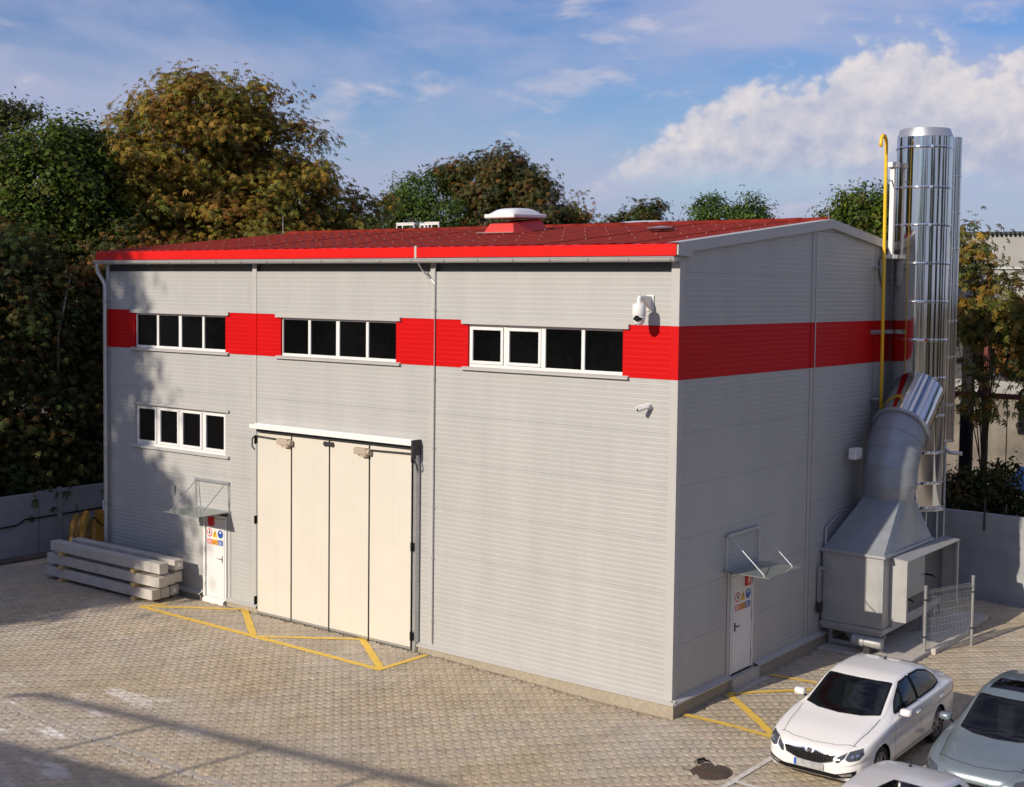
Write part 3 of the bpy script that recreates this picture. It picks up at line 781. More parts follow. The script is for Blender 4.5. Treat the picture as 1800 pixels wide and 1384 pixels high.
# ---- safety signs on doors (flat prints on a thin plate)
def sign_set(P, parent):
    """P(u, v, d): u across, v up, d out; plate 0.62 x 0.42 with origin at its lower left"""
    def plate(u0, u1, v0, v1, d, m, name):
        MB().add([P(u0, v0, 0), P(u1, v0, 0), P(u1, v1, 0), P(u0, v1, 0), P(u0, v0, d), P(u1, v0, d), P(u1, v1, d), P(u0, v1, d)],
                 [(0, 3, 2, 1), (4, 5, 6, 7), (0, 1, 5, 4), (1, 2, 6, 5), (2, 3, 7, 6), (3, 0, 4, 7)]).build(name, m, parent)
    def disc(cu, cv, r, d, m, name, n=20):
        MB().add([P(cu+r*math.cos(t), cv+r*math.sin(t), d) for t in np.linspace(0, 2*PI, n, endpoint=False)], [tuple(range(n))]).build(name, m, parent)
    plate(0, 0.66, 0, 0.50, 0.006, M['white'], 'safety_sign')
    disc(0.12, 0.32, 0.105, 0.009, M['signred'], 'prohibition_ring'); disc(0.12, 0.32, 0.078, 0.011, M['white'], 'prohibition_face')
    plate(0.095, 0.145, 0.28, 0.37, 0.013, M['dark'], 'prohibition_figure')
    MB().add([P(0.23, 0.22, 0.009), P(0.43, 0.22, 0.009), P(0.33, 0.43, 0.009)], [(0, 1, 2)]).build('warning_triangle', M['signyellow'], parent)
    MB().add([P(0.315, 0.29, 0.012), P(0.345, 0.29, 0.012), P(0.35, 0.36, 0.012), P(0.31, 0.36, 0.012)], [(0, 1, 2, 3)]).add([P(0.315, 0.25, 0.012), P(0.345, 0.25, 0.012), P(0.345, 0.275, 0.012), P(0.315, 0.275, 0.012)], [(0, 1, 2, 3)]).build('warning_mark', M['dark'], parent)
    disc(0.54, 0.32, 0.105, 0.009, M['signblue'], 'mandatory_disc')
    MB().add([P(0.50, 0.34, 0.012), P(0.58, 0.34, 0.012), P(0.56, 0.39, 0.012), P(0.52, 0.39, 0.012)], [(0, 1, 2, 3)]).build('mandatory_figure', M['white'], parent)
    plate(0.02, 0.225, 0.03, 0.165, 0.009, M['signpink'], 'sign_text_field'); plate(0.23, 0.43, 0.03, 0.165, 0.009, M['signorange'], 'sign_text_field'); plate(0.435, 0.64, 0.03, 0.165, 0.009, M['signblue'], 'sign_text_field')
    for (u0, m) in ((0.04, 'white'), (0.25, 'dark'), (0.455, 'white')):
        mb = MB()
        for k in range(3): mb.add([P(u0, 0.05+.035*k, 0.011), P(u0+0.16-0.03*(k % 2), 0.05+.035*k, 0.011), P(u0+0.16-0.03*(k % 2), 0.062+.035*k, 0.011), P(u0, 0.062+.035*k, 0.011)], [(0, 1, 2, 3)])
        mb.build('sign_text_line', M[m], parent)
# left door
dl = MB().box(-13.70, -13.62, -0.06, 0.06, 0.30, 2.40).box(-12.90, -12.84, -0.03, 0.06, 0.30, 2.40).box(-13.62, -12.90, -0.03, 0.06, 2.33, 2.40).build('door', M['white'], hall, label='white steel door in the front wall with safety signs')
MB().box(-13.60, -12.91, -0.035, 0.0, 0.32, 2.32).build('door_leaf', M['whitedoor'], dl, bevel=0.006)
MB().prism([(-13.66, -0.01, 0.31), (-13.66, -0.12, 0.26), (-13.66, -0.12, 0.10), (-13.66, -0.01, 0.10)], (0.80, 0, 0)).build('threshold', M['white'], dl)
MB().tube([(-12.98, -0.04, 1.33), (-12.98, -0.09, 1.33), (-13.11, -0.09, 1.33)], 0.014, 8).box(-13.0, -12.96, -0.045, -0.034, 1.22, 1.40).build('handle', M['zinc'], dl)
for z in (0.6, 1.5, 2.1): MB().tube([(-13.63, -0.075, z-.07), (-13.63, -0.075, z+.07)], 0.018, 8).build('hinge', M['white'], dl)
sign_set(lambda u, v, d: (-13.58+u*0.98, -0.036-d, 1.62+v), dl)
MB().box(-13.47, -13.30, -0.10, -0.036, 2.13, 2.35).build('alarm_sign', M['signred'], dl, label='red fire sign')
MB().box(-13.90, -13.745, -0.012, -0.0045, 0.30, 2.5).box(-12.815, -12.70, -0.012, -0.0045, 0.30, 2.5).build('door_jamb_flashing', M['flash'], dl)
# right door
dr = MB().box(-0.05, 0.02, 2.27, 2.33, 0.34, 2.42).box(-0.05, 0.02, 3.19, 3.26, 0.34, 2.42).box(-0.05, 0.02, 2.33, 3.19, 2.36, 2.42).build('door', M['white'], hall, label='white steel door in the shaded gable wall')
MB().box(-0.03, 0.032, 2.34, 3.14, 0.36, 2.36).build('door_leaf', M['whitedoor'], dr, bevel=0.006)
MB().tube([(0.03, 2.42, 1.33), (0.085, 2.42, 1.33), (0.085, 2.54, 1.33)], 0.014, 8).box(0.032, 0.043, 2.40, 2.44, 1.22, 1.40).build('handle', M['dark'], dr)
for z in (0.62, 1.45, 2.2): MB().tube([(0.05, 3.17, z-.09), (0.05, 3.17, z+.09)], 0.022, 8).build('hinge', M['white'], dr)
sign_set(lambda u, v, d: (0.033+d, 2.38+u*1.08, 1.60+v), dr)
MB().box(0.033, 0.075, 2.84, 3.02, 2.10, 2.32).build('alarm_sign', M['signred'], dr, label='red fire sign')
MB().add([(0.077, 2.90, 2.16), (0.077, 2.96, 2.16), (0.077, 2.96, 2.27), (0.077, 2.90, 2.27)], [(0, 1, 2, 3)]).build('alarm_sign_mark', M['white'], dr)
MB().box(0.0045, 0.012, 3.285, 3.45, 0.3, 2.5).box(0.0045, 0.012, 2.12, 2.245, 0.3, 2.5).build('door_jamb_flashing', M['flash'], dr)

# ---- glass canopies
def canopy(P, label, w):
    t = thing('door_canopy', label, 'canopy', P(0, 0, 2.5), 0, 'glass canopies above the steel doors')
    def b(u0, u1, d0, d1, z0, z1, name, m):
        MB().add([P(u0, d0, z0), P(u1, d0, z0), P(u1, d1, z0), P(u0, d1, z0), P(u0, d0, z1), P(u1, d0, z1), P(u1, d1, z1), P(u0, d1, z1)],
                 [(0, 3, 2, 1), (4, 5, 6, 7), (0, 1, 5, 4), (1, 2, 6, 5), (2, 3, 7, 6), (3, 0, 4, 7)]).build(name, m, t)
    b(0, w, 0.05, 1.0, 2.52, 2.536, 'glass_plate', M['canopyglass'])
    b(-0.02, w+0.02, 0.012, 0.05, 2.50, 2.56, 'wall_rail', M['zincdark'])
    b(0.02, w-0.02, 0.012, 0.06, 3.22, 3.28, 'top_rail', M['zincdark'])
    for u in (0.10, w-0.12):
        MB().tube([P(u, 0.05, 3.25), P(u, 0.85, 2.545)], 0.012, 6).lathe([(0.03, 0), (0.03, .02), (0.015, .03)], P(u, 0.85, 2.536), 10).build('stay_rod', M['zinc'], t)
    for u in (0.03, w-0.03):
        MB().tube([P(u, 0.04, 3.24), P(u, 0.04, 2.54)], 0.013, 6).build('wall_rod', M['zinc'], t)
canopy(lambda u, d, z: (-14.06+u, -d, z), 'glass door canopy on the sunlit front wall with tie rods', 1.34)
canopy(lambda u, d, z: (d, 1.97+u, z), 'glass door canopy on the shaded gable wall with tie rods', 1.46)

# ---- cameras
dc = thing('dome_camera', 'white dome security camera on a bracket above the right window', 'security camera', (-0.62, -0.01, 8.0))
MB().box(-0.70, -0.54, -0.03, -0.009, 7.78, 8.08).build('wall_plate', M['white'], dc, bevel=0.008)
MB().prism([(-0.64, -0.03, 8.06), (-0.64, -0.44, 8.06), (-0.64, -0.44, 7.99), (-0.64, -0.30, 7.96), (-0.64, -0.10, 7.82), (-0.64, -0.03, 7.80)], (0.06, 0, 0)).build('bracket_arm', M['white'], dc, bevel=0.01)
MB().lathe([(0.04, 8.02), (0.045, 7.93), (0.11, 7.91), (0.128, 7.87), (0.130, 7.70), (0.122, 7.685)], (-0.61, -0.43, 0), 24).build('camera_housing', M['white'], dc, smooth=40)
MB().lathe([(0.118, 7.685), (0.118, 7.63), (0.10, 7.56), (0.06, 7.515), (0.01, 7.50)], (-0.61, -0.43, 0), 24).build('camera_head', M['white'], dc, smooth=True)
MB().lathe([(0.055, -0.128), (0.055, -0.09)], (-0.585, -0.43, 7.64), 16, axis='y').box(-0.665, -0.505, -0.54, -0.50, 7.61, 7.66).build('lens_window', M['black'], dc)
bc = thing('bullet_camera', 'small white bullet camera tilted on the wall below the right window', 'security camera', (-0.60, -0.01, 5.93))
MB().lathe([(0.05, -0.03), (0.065, -0.02), (0.065, 0.0)], (-0.60, -0.01, 5.95), 16, axis='y').build('wall_plate', M['white'], bc)
MB().tube([(-0.60, -0.03, 5.95), (-0.62, -0.11, 5.94), (-0.64, -0.14, 5.935)], 0.025, 8).build('bracket_arm', M['white'], bc)
MB().tube([(-0.58, -0.08, 5.965), (-0.70, -0.28, 5.90)], 0.047, 14).tube([(-0.575, -0.09, 6.0), (-0.712, -0.31, 5.935)], 0.03, 8).build('camera_body', M['white'], bc, smooth=40)
MB().tube([(-0.70, -0.28, 5.90), (-0.703, -0.285, 5.898)], 0.035, 14).build('lens_window', M['black'], bc)
tag(MB().box(-14.96, -14.86, -0.06, -0.01, 2.83, 2.99).tube([(-14.91, -0.05, 2.83), (-14.91, -0.07, 2.75)], 0.02, 6).build('door_bell', M['zincdark']), 'small grey metal fitting on the front wall left of the canopy', 'wall fitting')
wlamp = thing('wall_lamp', 'small white floodlight on the gable wall left of the fat elbow duct', 'lamp', (0.02, 8.2, 4.4))
MB().box(0.01, 0.10, 8.3, 8.42, 4.32, 4.44).tube([(0.05, 8.3, 4.38), (0.18, 8.05, 4.38)], 0.02, 6).build('lamp_bracket', M['zincdark'], wlamp)
MB().box(0.16, 0.34, 7.66, 8.06, 4.27, 4.53).build('lamp_body', M['white'], wlamp, bevel=0.015)

# ---- roof furniture
def skyl(x0, x1, y0, y1, label, tilt, hh, m_curb, dh=0.20):
    zb = ZE+SL*((y0 if y0 < YR else 2*YR-y1)+0.20)
    t = thing('roof_skylight', label, 'skylight', (x0, y0, zb), 0, 'roof skylights')
    i = 0.13
    def z_at(y): return ZR-SL*abs(y-YR)+0.0
    vs = [(x0, y0, z_at(y0)), (x1, y0, z_at(y0)), (x1, y1, z_at(y1)), (x0, y1, z_at(y1)),
          (x0+i, y0+i, z_at(y0)+hh), (x1-i, y0+i, z_at(y0)+hh), (x1-i, y1-i, z_at(y1)+hh), (x0+i, y1-i, z_at(y1)+hh)]
    MB().add(vs, [(0, 3, 2, 1), (4, 5, 6, 7), (0, 1, 5, 4), (1, 2, 6, 5), (2, 3, 7, 6), (3, 0, 4, 7)]).build('curb', m_curb, t)
    MB().box(x0-.08, x1+.08, y0-.16, y0-.02, z_at(y0)+.035, z_at(y0)+.05).build('apron_flashing', M['zinc'], t)
    zt = z_at(y0)+hh
    def lid(u0, u1, v0, v1, h0, h1): 
        P = lambda x_, y_, h: (x_, y_, zt+h+(y_-y0)*SL+tilt*(y1-y_))
        a = [P(x_, y_, h0) for (x_, y_) in ((u0, v0), (u1, v0), (u1, v1), (u0, v1))]; b = [P(x_, y_, h1) for (x_, y_) in ((u0, v0), (u1, v0), (u1, v1), (u0, v1))]
        return MB().add(a+b, [(0, 3, 2, 1), (4, 5, 6, 7), (0, 1, 5, 4), (1, 2, 6, 5), (2, 3, 7, 6), (3, 0, 4, 7)])
    lid(x0+.02, x1-.02, y0+.02, y1-.02, 0.03, 0.13).build('lid_frame', M['white'], t, bevel=0.02)
    n = 12; vs = []; fs = []
    for a in range(n+1):
        for b in range(n+1):
            u, v = a/n, b/n; x_ = x0+.1+u*(x1-x0-.2); y_ = y0+.1+v*(y1-y0-.2)
            h = 0.13+dh*(max(0, 1-(2*u-1)**4)*max(0, 1-(2*v-1)**4))**0.7
            vs.append((x_, y_, zt+h+(y_-y0)*SL+tilt*(y1-y_)))
    for a in range(n):
        for b in range(n): fs.append((a*(n+1)+b, (a+1)*(n+1)+b, (a+1)*(n+1)+b+1, a*(n+1)+b+1))
    MB().add(vs, fs).build('dome', M['dome'], t, smooth=True)
    return t
skyl(-7.98, -7.0, 4.0, 5.4, 'red curbed skylight with raised white domed lid near the eave', 0.075, 0.27, M['curb'], 0.15)
t = skyl(-7.0, -5.75, 7.9, 9.2, 'flat white skylight lid peeping over the roof ridge', 0.0, 0.13, M['white'], 0.03)
lg = thing('roof_guard', 'white tubular guard rail of the roof ladder behind the ridge', 'guard rail', (-13.7, 6.9, 9.75))
for (xa, xb, ya) in ((-13.72, -13.05, 7.1), (-12.98, -12.68, 7.3), (-12.62, -12.10, 7.1)):
    MB().tube([(xa, ya, 9.6), (xa, ya, 10.05), (xb, ya, 10.05), (xb, ya, 9.6)], 0.028, 8).box(xa, xb, ya-.01, ya+.01, 9.99, 10.04).build('guard_hoop', M['white'], lg, smooth=30)
MB().tube([(-13.5, 7.1, 9.6), (-13.5, 7.1, 10.03)], 0.02, 6).tube([(-12.83, 7.3, 9.6), (-12.83, 7.3, 10.03)], 0.02, 6).tube([(-12.42, 7.1, 9.6), (-12.36, 7.1, 10.03)], 0.02, 6).build('guard_post', M['white'], lg)
for (x_, y_, h, lab) in ((0.02, 6.55, 0.65, 'thin lightning rod at the gable peak of the roof'), (-17.85, 6.4, 0.55, 'thin lightning rod at the far end of the ridge')):
    tag(MB().tube([(x_, y_, ZR-.1), (x_-.005, y_, ZR+h)], [0.011, 0.006], 6).build('lightning_rod', M['zinc']), lab, 'lightning rod', 'lightning rods on the roof')
tag(MB().lathe([(0.30, 0), (0.32, 0.03), (0.05, 0.07)], (-2.6, 3.6, 9.52), 20).build('roof_plate', M['zinc']), 'flat grey metal disc lying on the red roof tiles', 'roof plate')

# ================================================================== CHIMNEYS
CXc, CYc, CR = 0.75, 10.45, 0.662
ch = thing('steel_chimney', 'wide mirror polished steel chimney of clamped drum sections', 'chimney', (CXc, CYc, 0))
zs = [2.95, 3.55, 4.30, 5.20, 6.12, 7.05, 7.98, 8.91, 9.84, 10.75, 11.72, 11.98]
for a, b in zip(zs[:-1], zs[1:]):
    MB().lathe([(CR, a+.002), (CR, b-.002)], (CXc, CYc, 0), 72).build('drum_section', M['steel'], ch, smooth=35)
for z in zs[:-1]:
    MB().lathe([(CR+.001, z-.035), (CR+.014, z-.028), (CR+.016, z-.006), (CR+.004, z), (CR+.016, z+.006), (CR+.014, z+.028), (CR+.001, z+.035)], (CXc, CYc, 0), 72).box(CXc+CR*.55, CXc+CR*.55+.07, CYc-CR*.9-.02, CYc-CR*.83, z-.03, z+.03).build('clamp_ring', M['chrome'], ch, smooth=35)
MB().lathe([(CR-.002, 11.98), (CR-.01, 12.03), (CR-.07, 12.19), (CR-.11, 12.19), (CR-.12, 11.9)], (CXc, CYc, 0), 72).build('cone_cap', M['zinc'], ch, smooth=35)
for k in range(4):
    w = PI/4+k*PI/2
    MB().box(CXc+.55*math.cos(w)-.05, CXc+.55*math.cos(w)+.05, CYc+.55*math.sin(w)-.05, CYc+.55*math.sin(w)+.05, 0.0, 2.95).build('leg', M['zincdark'], ch)
MB().lathe([(CR+.05, 2.86), (CR+.05, 2.92)], (CXc, CYc, 0), 40).build('base_ring', M['zinc'], ch)
c2_ = thing('steel_chimney', 'slim steel flue behind the wide polished chimney', 'chimney', (1.45, 11.25, 0))
zs2 = [4.5, 5.4, 6.6, 7.5, 8.4, 9.3, 10.2, 11.1, 12.05]
for a, b in zip(zs2[:-1], zs2[1:]): MB().lathe([(.207, a+.002), (.207, b-.002)], (1.18, 11.25, 0), 36).build('drum_section', M['steel'], c2_, smooth=35)
for z in zs2[:-1]: MB().lathe([(.208, z-.03), (.22, z-.02), (.22, z+.02), (.208, z+.03)], (1.18, 11.25, 0), 36).build('clamp_ring', M['chrome'], c2_, smooth=35)
MB().tube([(1.18, 11.25, 4.5), (1.18, 11.25, 4.3), (1.30, 11.25, 4.2), (1.62, 11.25, 4.2)], 0.05, 8).build('drain_pipe', M['zinc'], c2_, smooth=True)
MB().box(1.12, 1.22, 11.2, 11.3, 0, 4.3).build('leg', M['zincdark'], c2_)

gp = thing('gas_pipe', 'yellow gas vent pipe hooked over at the top beside the chimney', 'pipe', (0.25, 9.3, 5.4))
MB().tube([(0.25, 9.36, 4.6), (0.25, 9.30, 8.0), (0.25, 9.24, 11.75)] + [(0.25-0.0, 9.24-0.17+0.17*math.cos(t), 11.75+0.20*math.sin(t)) for t in np.linspace(0.3, PI, 8)] + [(0.25, 8.90, 11.66)], 0.042, 10).build('pipe', M['gas'], gp, smooth=True)
for z in (8.8, 7.25, 5.6): MB().box(0.01, 0.25, 9.20, 9.44, z-.015, z+.015).build('pipe_clamp', M['zincdark'], gp)
cs = thing('chimney_stay', 'pale steel post bracket standing between gas pipe and chimney', 'bracket', (0.22, 9.8, 9.0))
MB().box(0.17, 0.28, 9.72, 9.84, 9.08, 11.32).build('post', M['white'], cs, bevel=0.008)
MB().box(0.12, 0.36, 9.62, 10.0, 11.24, 11.36).build('head_plate', M['white'], cs, bevel=0.006)
MB().box(0.10, 0.36, 9.6, 10.05, 9.02, 9.12).build('foot_plate', M['white'], cs, bevel=0.006)
MB().prism([(0.04, 9.55, 9.0), (0.04, 10.05, 9.0), (0.04, 10.05, 8.35), (0.04, 9.75, 8.35), (0.04, 9.55, 8.7)], (0.05, 0, 0)).build('gusset_plate', M['zinc'], cs)
MB().box(0.21, 0.24, 9.26, 9.72, 10.9, 10.93).build('tie_arm', M['zincdark'], cs)
wb = thing('wall_bracket', 'grey steel arm bracket fixed on the red band by the chimney', 'bracket', (0.05, 9.2, 7.2))
MB().box(0.012, 0.06, 9.15, 10.4, 7.17, 7.27).build('rail', M['zinc'], wb); MB().box(0.06, 0.34, 10.15, 10.25, 7.17, 7.27).build('arm', M['zinc'], wb)

# ================================================================== FILTER UNIT
fu = thing('dust_filter', 'grey sheet metal filter housing with pyramid hood and fat elbow duct', 'filter unit', (0.8, 8.0, 0))
X0, X1, Y0, Y1, Z0, Z1 = 0.06, 1.50, 6.60, 9.60, 0.66, 2.25
slab = struct('foundation_slab', MB().box(0.09, 2.2, 6.3, 11.9, -0.05, 0.09), M['conc'], bevel=0.01)
MB().box(X0, X1, Y0, Y1, Z0, Z1).build('housing', M['house'], fu, bevel=0.012)
MB().box(X0-.05, X1+.05, Y0-.05, Y1+.05, Z1+.002, Z1+.075).build('hood_flange', M['zincdark'], fu, bevel=0.006)
MB().box(X0-.03, X1+.05, Y0-.04, Y1+.04, Z0-.10, Z0-.002).box(X0+.0, X1-.03, Y0-.02, Y1, Z0-.17, Z0-.102).build('bottom_flange', M['house'], fu, bevel=0.006)
MB().box(X1-.10, X1+.004, Y0-.012, Y0-.002, Z0+.02, Z1-.03).box(X0+.0, X0+.03, Y0-.012, Y0-.002, Z0+.02, Z1-.03).build('corner_trim', M['zincdark'], fu)
# hood: rectangle to circle
DC = Vector((0.88, 8.42, 3.64)); DR = 0.625
n = 48; vs = []; fs = []
for k in range(n):
    t = 2*PI*k/n; c, s_ = math.cos(t), math.sin(t); q = 1/max(abs(c), abs(s_))
    vs.append(((X0+X1)/2+c*q*(X1-X0)/2, (Y0+Y1)/2+s_*q*(Y1-Y0)/2, Z1+.075))
for k in range(n):
    t = 2*PI*k/n
    c, s_ = math.cos(t), math.sin(t); q = 1/max(abs(c), abs(s_))
    vs.append(((X0+X1)/2*.12+DC.x*.88+c*(DR*.86*.75+.25*DR*q), DC.y+s_*(DR*.86*.75+.25*DR*q), Z1+1.12))
for k in range(n):
    t = 2*PI*k/n; vs.append((DC.x+DR*math.cos(t), DC.y+DR*math.sin(t), DC.z))
for r in range(2):
    for k in range(n): fs.append((r*n+k, r*n+(k+1) % n, (r+1)*n+(k+1) % n, (r+1)*n+k))
MB().add(vs, fs).build('pyramid_hood', M['duct'], fu, smooth=25)
# elbow of segments bending towards the chimney
Rb = 1.50; ang = [0, 13, 26, 39, 52]
def cen(a): a = math.radians(a); return Vector((DC.x, DC.y+Rb*(1-math.cos(a)), DC.z+0.06+Rb*math.sin(a)))
pts_ = [DC, DC+Vector((0, 0, .06))] + [cen(a) for a in ang[1:]]
dirs = [0, 0] + ang[1:]
def ring(p, a, r, n=48):
    a = math.radians(a); v_ = Vector((0, math.cos(a), -math.sin(a)))
    return [p+Vector((1, 0, 0))*r*math.cos(2*PI*k/n)+v_*r*math.sin(2*PI*k/n) for k in range(n)]
def seg(p0, a0, p1, a1, r0, r1, m, name, sm=25):
    n = 48; d = (Vector(p1)-Vector(p0)).normalized()*.004
    vs = ring(Vector(p0)+d, a0, r0)+ring(Vector(p1)-d, a1, r1)
    return MB().add(vs, [(k, (k+1) % n, n+(k+1) % n, n+k) for k in range(n)]).build(name, m, fu, smooth=sm)
for i in range(len(pts_)-1):
    seg(pts_[i], dirs[i], pts_[i+1], dirs[i+1], DR, DR, M['duct'], 'elbow_segment')
    if i: 
        a = dirs[i]; dv = Vector((0, math.sin(math.radians(a)), math.cos(math.radians(a))))*.014
        vs = ring(pts_[i]-dv, a, DR+.002)+ring(pts_[i]-dv, a, DR+.008)+ring(pts_[i]+dv, a, DR+.008)+ring(pts_[i]+dv, a, DR+.002)
        MB().add(vs, [(q*48+k, q*48+(k+1) % 48, (q+1)*48+(k+1) % 48, (q+1)*48+k) for q in range(3) for k in range(48)]).build('elbow_seam', M['duct'], fu, smooth=25)
pe = pts_[-1]; ae = 52; de = Vector((0, math.sin(math.radians(ae)), math.cos(math.radians(ae))))
for s_ in (0, 1):
    q0 = pe+de*(0.0+.045*s_)
    vs = ring(q0, ae, DR-.02)+ring(q0, ae, DR+.075)+ring(q0+de*.035, ae, DR+.075)+ring(q0+de*.035, ae, DR-.02)
    MB().add(vs, [(q*48+k, q*48+(k+1) % 48, (q+1)*48+(k+1) % 48, (q+1)*48+k) for q in range(3) for k in range(48)]).build('bolted_flange', M['zincdark'], fu, smooth=25)
mb = MB()
for k in range(32):
    t = 2*PI*k/32; v_ = Vector((0, math.cos(math.radians(ae)), -math.sin(math.radians(ae))))
    c = pe+de*.02+Vector((1, 0, 0))*(DR+.05)*math.cos(t)+v_*(DR+.05)*math.sin(t)
    mb.tube([c-de*.04, c+de*.085], 0.014, 5)
mb.build('flange_bolt', M['zinc'], fu, kind='stuff')
seg(pe+de*.08, ae, pe+de*.88, ae, DR-.01, DR-.01, M['steel'], 'polished_spigot', 35)
seg(pe+de*.885, ae, pe+de*1.5, ae, DR-.022, DR-.022, M['steel'], 'polished_spigot', 35)
# side enclosure, open towards the car park
MB().box(X1+.002, X1+.40, 6.98, 7.02, Z0+.14, Z1-.05).build('enclosure_front_plate', M['house'], fu)
MB().prism([(X1+.002, 6.97, Z1-.03), (X1+.42, 6.97, Z1-.07), (X1+.42, 6.97, Z1-.05), (X1+.002, 6.97, Z1-.01)], (0, 3.45, 0)).build('enclosure_top_plate', M['house'], fu)
MB().box(X1+.002, X1+.40, 10.36, 10.40, Z0-.1, Z1-.08).build('enclosure_rear_plate', M['house'], fu)
MB().box(X1+.34, X1+.40, 7.03, 7.07, Z0+.14, Z1-.09).box(X1+.34, X1+.40, 10.30, 10.355, Z0+.0, Z1-.09).build('enclosure_post', M['house'], fu)
MB().box(X1+.002, X1+.06, 7.04, 10.35, Z0-.02, Z0+.12).build('enclosure_bottom_rail', M['house'], fu)
MB().box(X1+.012, X1+.05, 7.20, 7.66, Z0+.35, Z1-.5).build('access_hatch', M['duct'], fu, bevel=0.01)
MB().box(X1+.012, X1+.06, 7.85, 9.05, Z0+.45, Z1-.25).build('access_hatch', M['duct'], fu, bevel=0.04)
for (y_, z_) in ((7.78, 1.15), (9.15, 1.5)): MB().tube([(X1+.02, y_, z_), (X1+.20, y_, z_), (X1+.20, y_+.14, z_-.06)], 0.022, 8).build('hatch_handle', M['black'], fu)
MB().box(X1+.003, X1+.009, 7.03, 10.35, Z0+.13, Z1-.09).build('enclosure_shade_plate', M['shadeplate'], fu)  # thin dark sheet added to give the open recess its shade
# left side catwalk bits, support frame, screw conveyor motor
MB().tube([(-0.0+.05, 6.75, 2.1), (0.05, 6.75, 2.75), (0.05, 7.35, 2.95)], 0.03, 6).box(0.03, 0.09, 6.4, 6.5, 1.1, 1.9).box(0.03, 0.25, 6.42, 6.5, 1.86, 1.92).build('side_bracket', M['zincdark'], fu)
MB().box(0.05, 0.10, 6.35, 6.55, 0.86, 1.10).lathe([(0.05, 0), (0.06, .02), (0.03, .09)], (0.08, 6.34, .95), 10, axis='y').build('valve', M['dark'], fu)
for (x_, y_) in ((0.20, 6.85), (1.40, 6.85), (0.20, 9.3), (1.40, 9.3)):
    MB().box(x_-.045, x_+.045, y_-.045, y_+.045, 0.09, Z0-.17).build('leg', M['zincdark'], fu)
MB().box(-0.0+.12, 1.5, 6.80, 6.86, 0.42, 0.49).box(0.16, 1.3, 6.79, 6.85, 0.12, 0.22).box(0.75, 0.80, 6.74, 6.79, 0.2, 0.62).build('cross_beam', M['zincdark'], fu)
MB().prism([(0.42, 6.9, 0.48), (1.2, 6.9, 0.48), (1.0, 6.9, 0.24), (0.62, 6.9, 0.24)], (0, 2.2, 0)).build('collecting_trough', M['duct'], fu)
mo = MB().lathe([(0.06, 0.86), (0.13, 0.87), (0.13, 1.0), (0.12, 1.01)], (0, 6.52, 0.36), 20, axis='x').build('gear_box', M['zincdark'], fu, smooth=40)
MB().lathe([(0.125, 1.02), (0.125, 1.14), (0.10, 1.15), (0.10, 1.17), (0.12, 1.18), (0.12, 1.52), (0.10, 1.55)], (0, 6.52, 0.36), 20, axis='x').build('motor_body', M['house'], mo, smooth=40)
MB().box(1.16, 1.30, 6.40, 6.64, 0.10, 0.25).build('motor_foot', M['dark'], mo)

# low wire mesh fence beside the filter
fe = thing('mesh_fence', 'short wire mesh fence panel between two grey round posts', 'fence', (2.12, 7.5, 0))
A, B = Vector((2.13, 7.53, 0)), Vector((2.69, 9.06, 0))
for P_, h in ((A, 1.56), (B, 1.62)):
    MB().tube([P_, P_+Vector((0, 0, h))], 0.036, 12).lathe([(0.045, h), (0.045, h+.025), (0.02, h+.04)], P_, 12).build('post', M['zinc'], fe, smooth=40)
d = (B-A)
for k in range(9):
    z = 0.12+k*0.17
    MB().tube([A+d*.04+Vector((0, 0, z)), B-d*.04+Vector((0, 0, z))], 0.0045, 4).build('horizontal_wire', M['zincdark'], fe)
for k in range(31):
    q = A+d*(0.05+0.9*k/30)
    MB().tube([q+Vector((0, 0, .06)), q+Vector((0, 0, 1.40)), q+Vector((0.07, -0.02, 1.48))], 0.003, 4).build('vertical_wire', M['zincdark'], fe)
for P_ in (A, B):
    for z in (0.4, 1.25): MB().lathe([(0.045, z), (0.045, z+.04)], P_, 10).build('post_clamp', M['dark'], fe)
tag(MB().box(2.2, 2.32, 7.75, 10.2, -0.02, 0.12).build('edge_beam', M['conc'], bevel=0.01), 'narrow concrete edging beam on the ground behind the mesh fence', 'edging')

# ================================================================== BOUNDARY WALLS
def wall(name, label, pts_y, fn, z1, nseg, thick):
    t = thing(name, label, 'wall', fn(pts_y[0], 0, 0))
    a, b = pts_y; L = (b-a)/nseg
    for k in range(nseg):
        u0, u1 = a+k*L+.012, a+(k+1)*L-.012
        dz = random.gauss(0, 0.015)
        vs = [fn(u, d_, z) for z in (-0.05, z1+dz) for (u, d_) in ((u0, 0), (u1, 0), (u1, thick), (u0, thick))]
        MB().add(vs, [(0, 3, 2, 1), (4, 5, 6, 7), (0, 1, 5, 4), (1, 2, 6, 5), (2, 3, 7, 6), (3, 0, 4, 7)]).build('wall_panel', M['wallconc'], t, bevel=0.012)
    return t
lw = wall('boundary_wall', 'dark concrete panel wall at the left end of the yard', (-14.6, 13.4), lambda u, d_, z: (-22.6-d_, u, z), 1.89, 9, 0.16)
for y_ in (1.6, 7.8, -4.6): MB().box(-22.59, -22.48, y_-.06, y_+.06, 0, 1.98).build('post', M['zincdark'], lw)
MB().tube([(-22.57, -8, 0.85), (-22.57, -1.2, 0.95), (-22.57, 0.2, 0.98), (-22.57, 0.45, 1.12), (-22.57, 5, 1.18), (-22.57, 12, 1.2)], 0.022, 6).build('cable', M['black'], lw)
rw = wall('boundary_wall', 'grey concrete panel wall behind the filter unit at right', (-0.2, 25.8), lambda u, d_, z: (u, 13.75+d_, z), 2.36, 8, 0.16)
MB().tube([(1.45, 13.72, 1.9), (1.45, 13.72, 2.75)], 0.025, 6).tube([(1.98, 13.8, 2.3), (1.98, 13.8, 2.65)], 0.02, 6).build('wall_stub', M['dark'], rw)
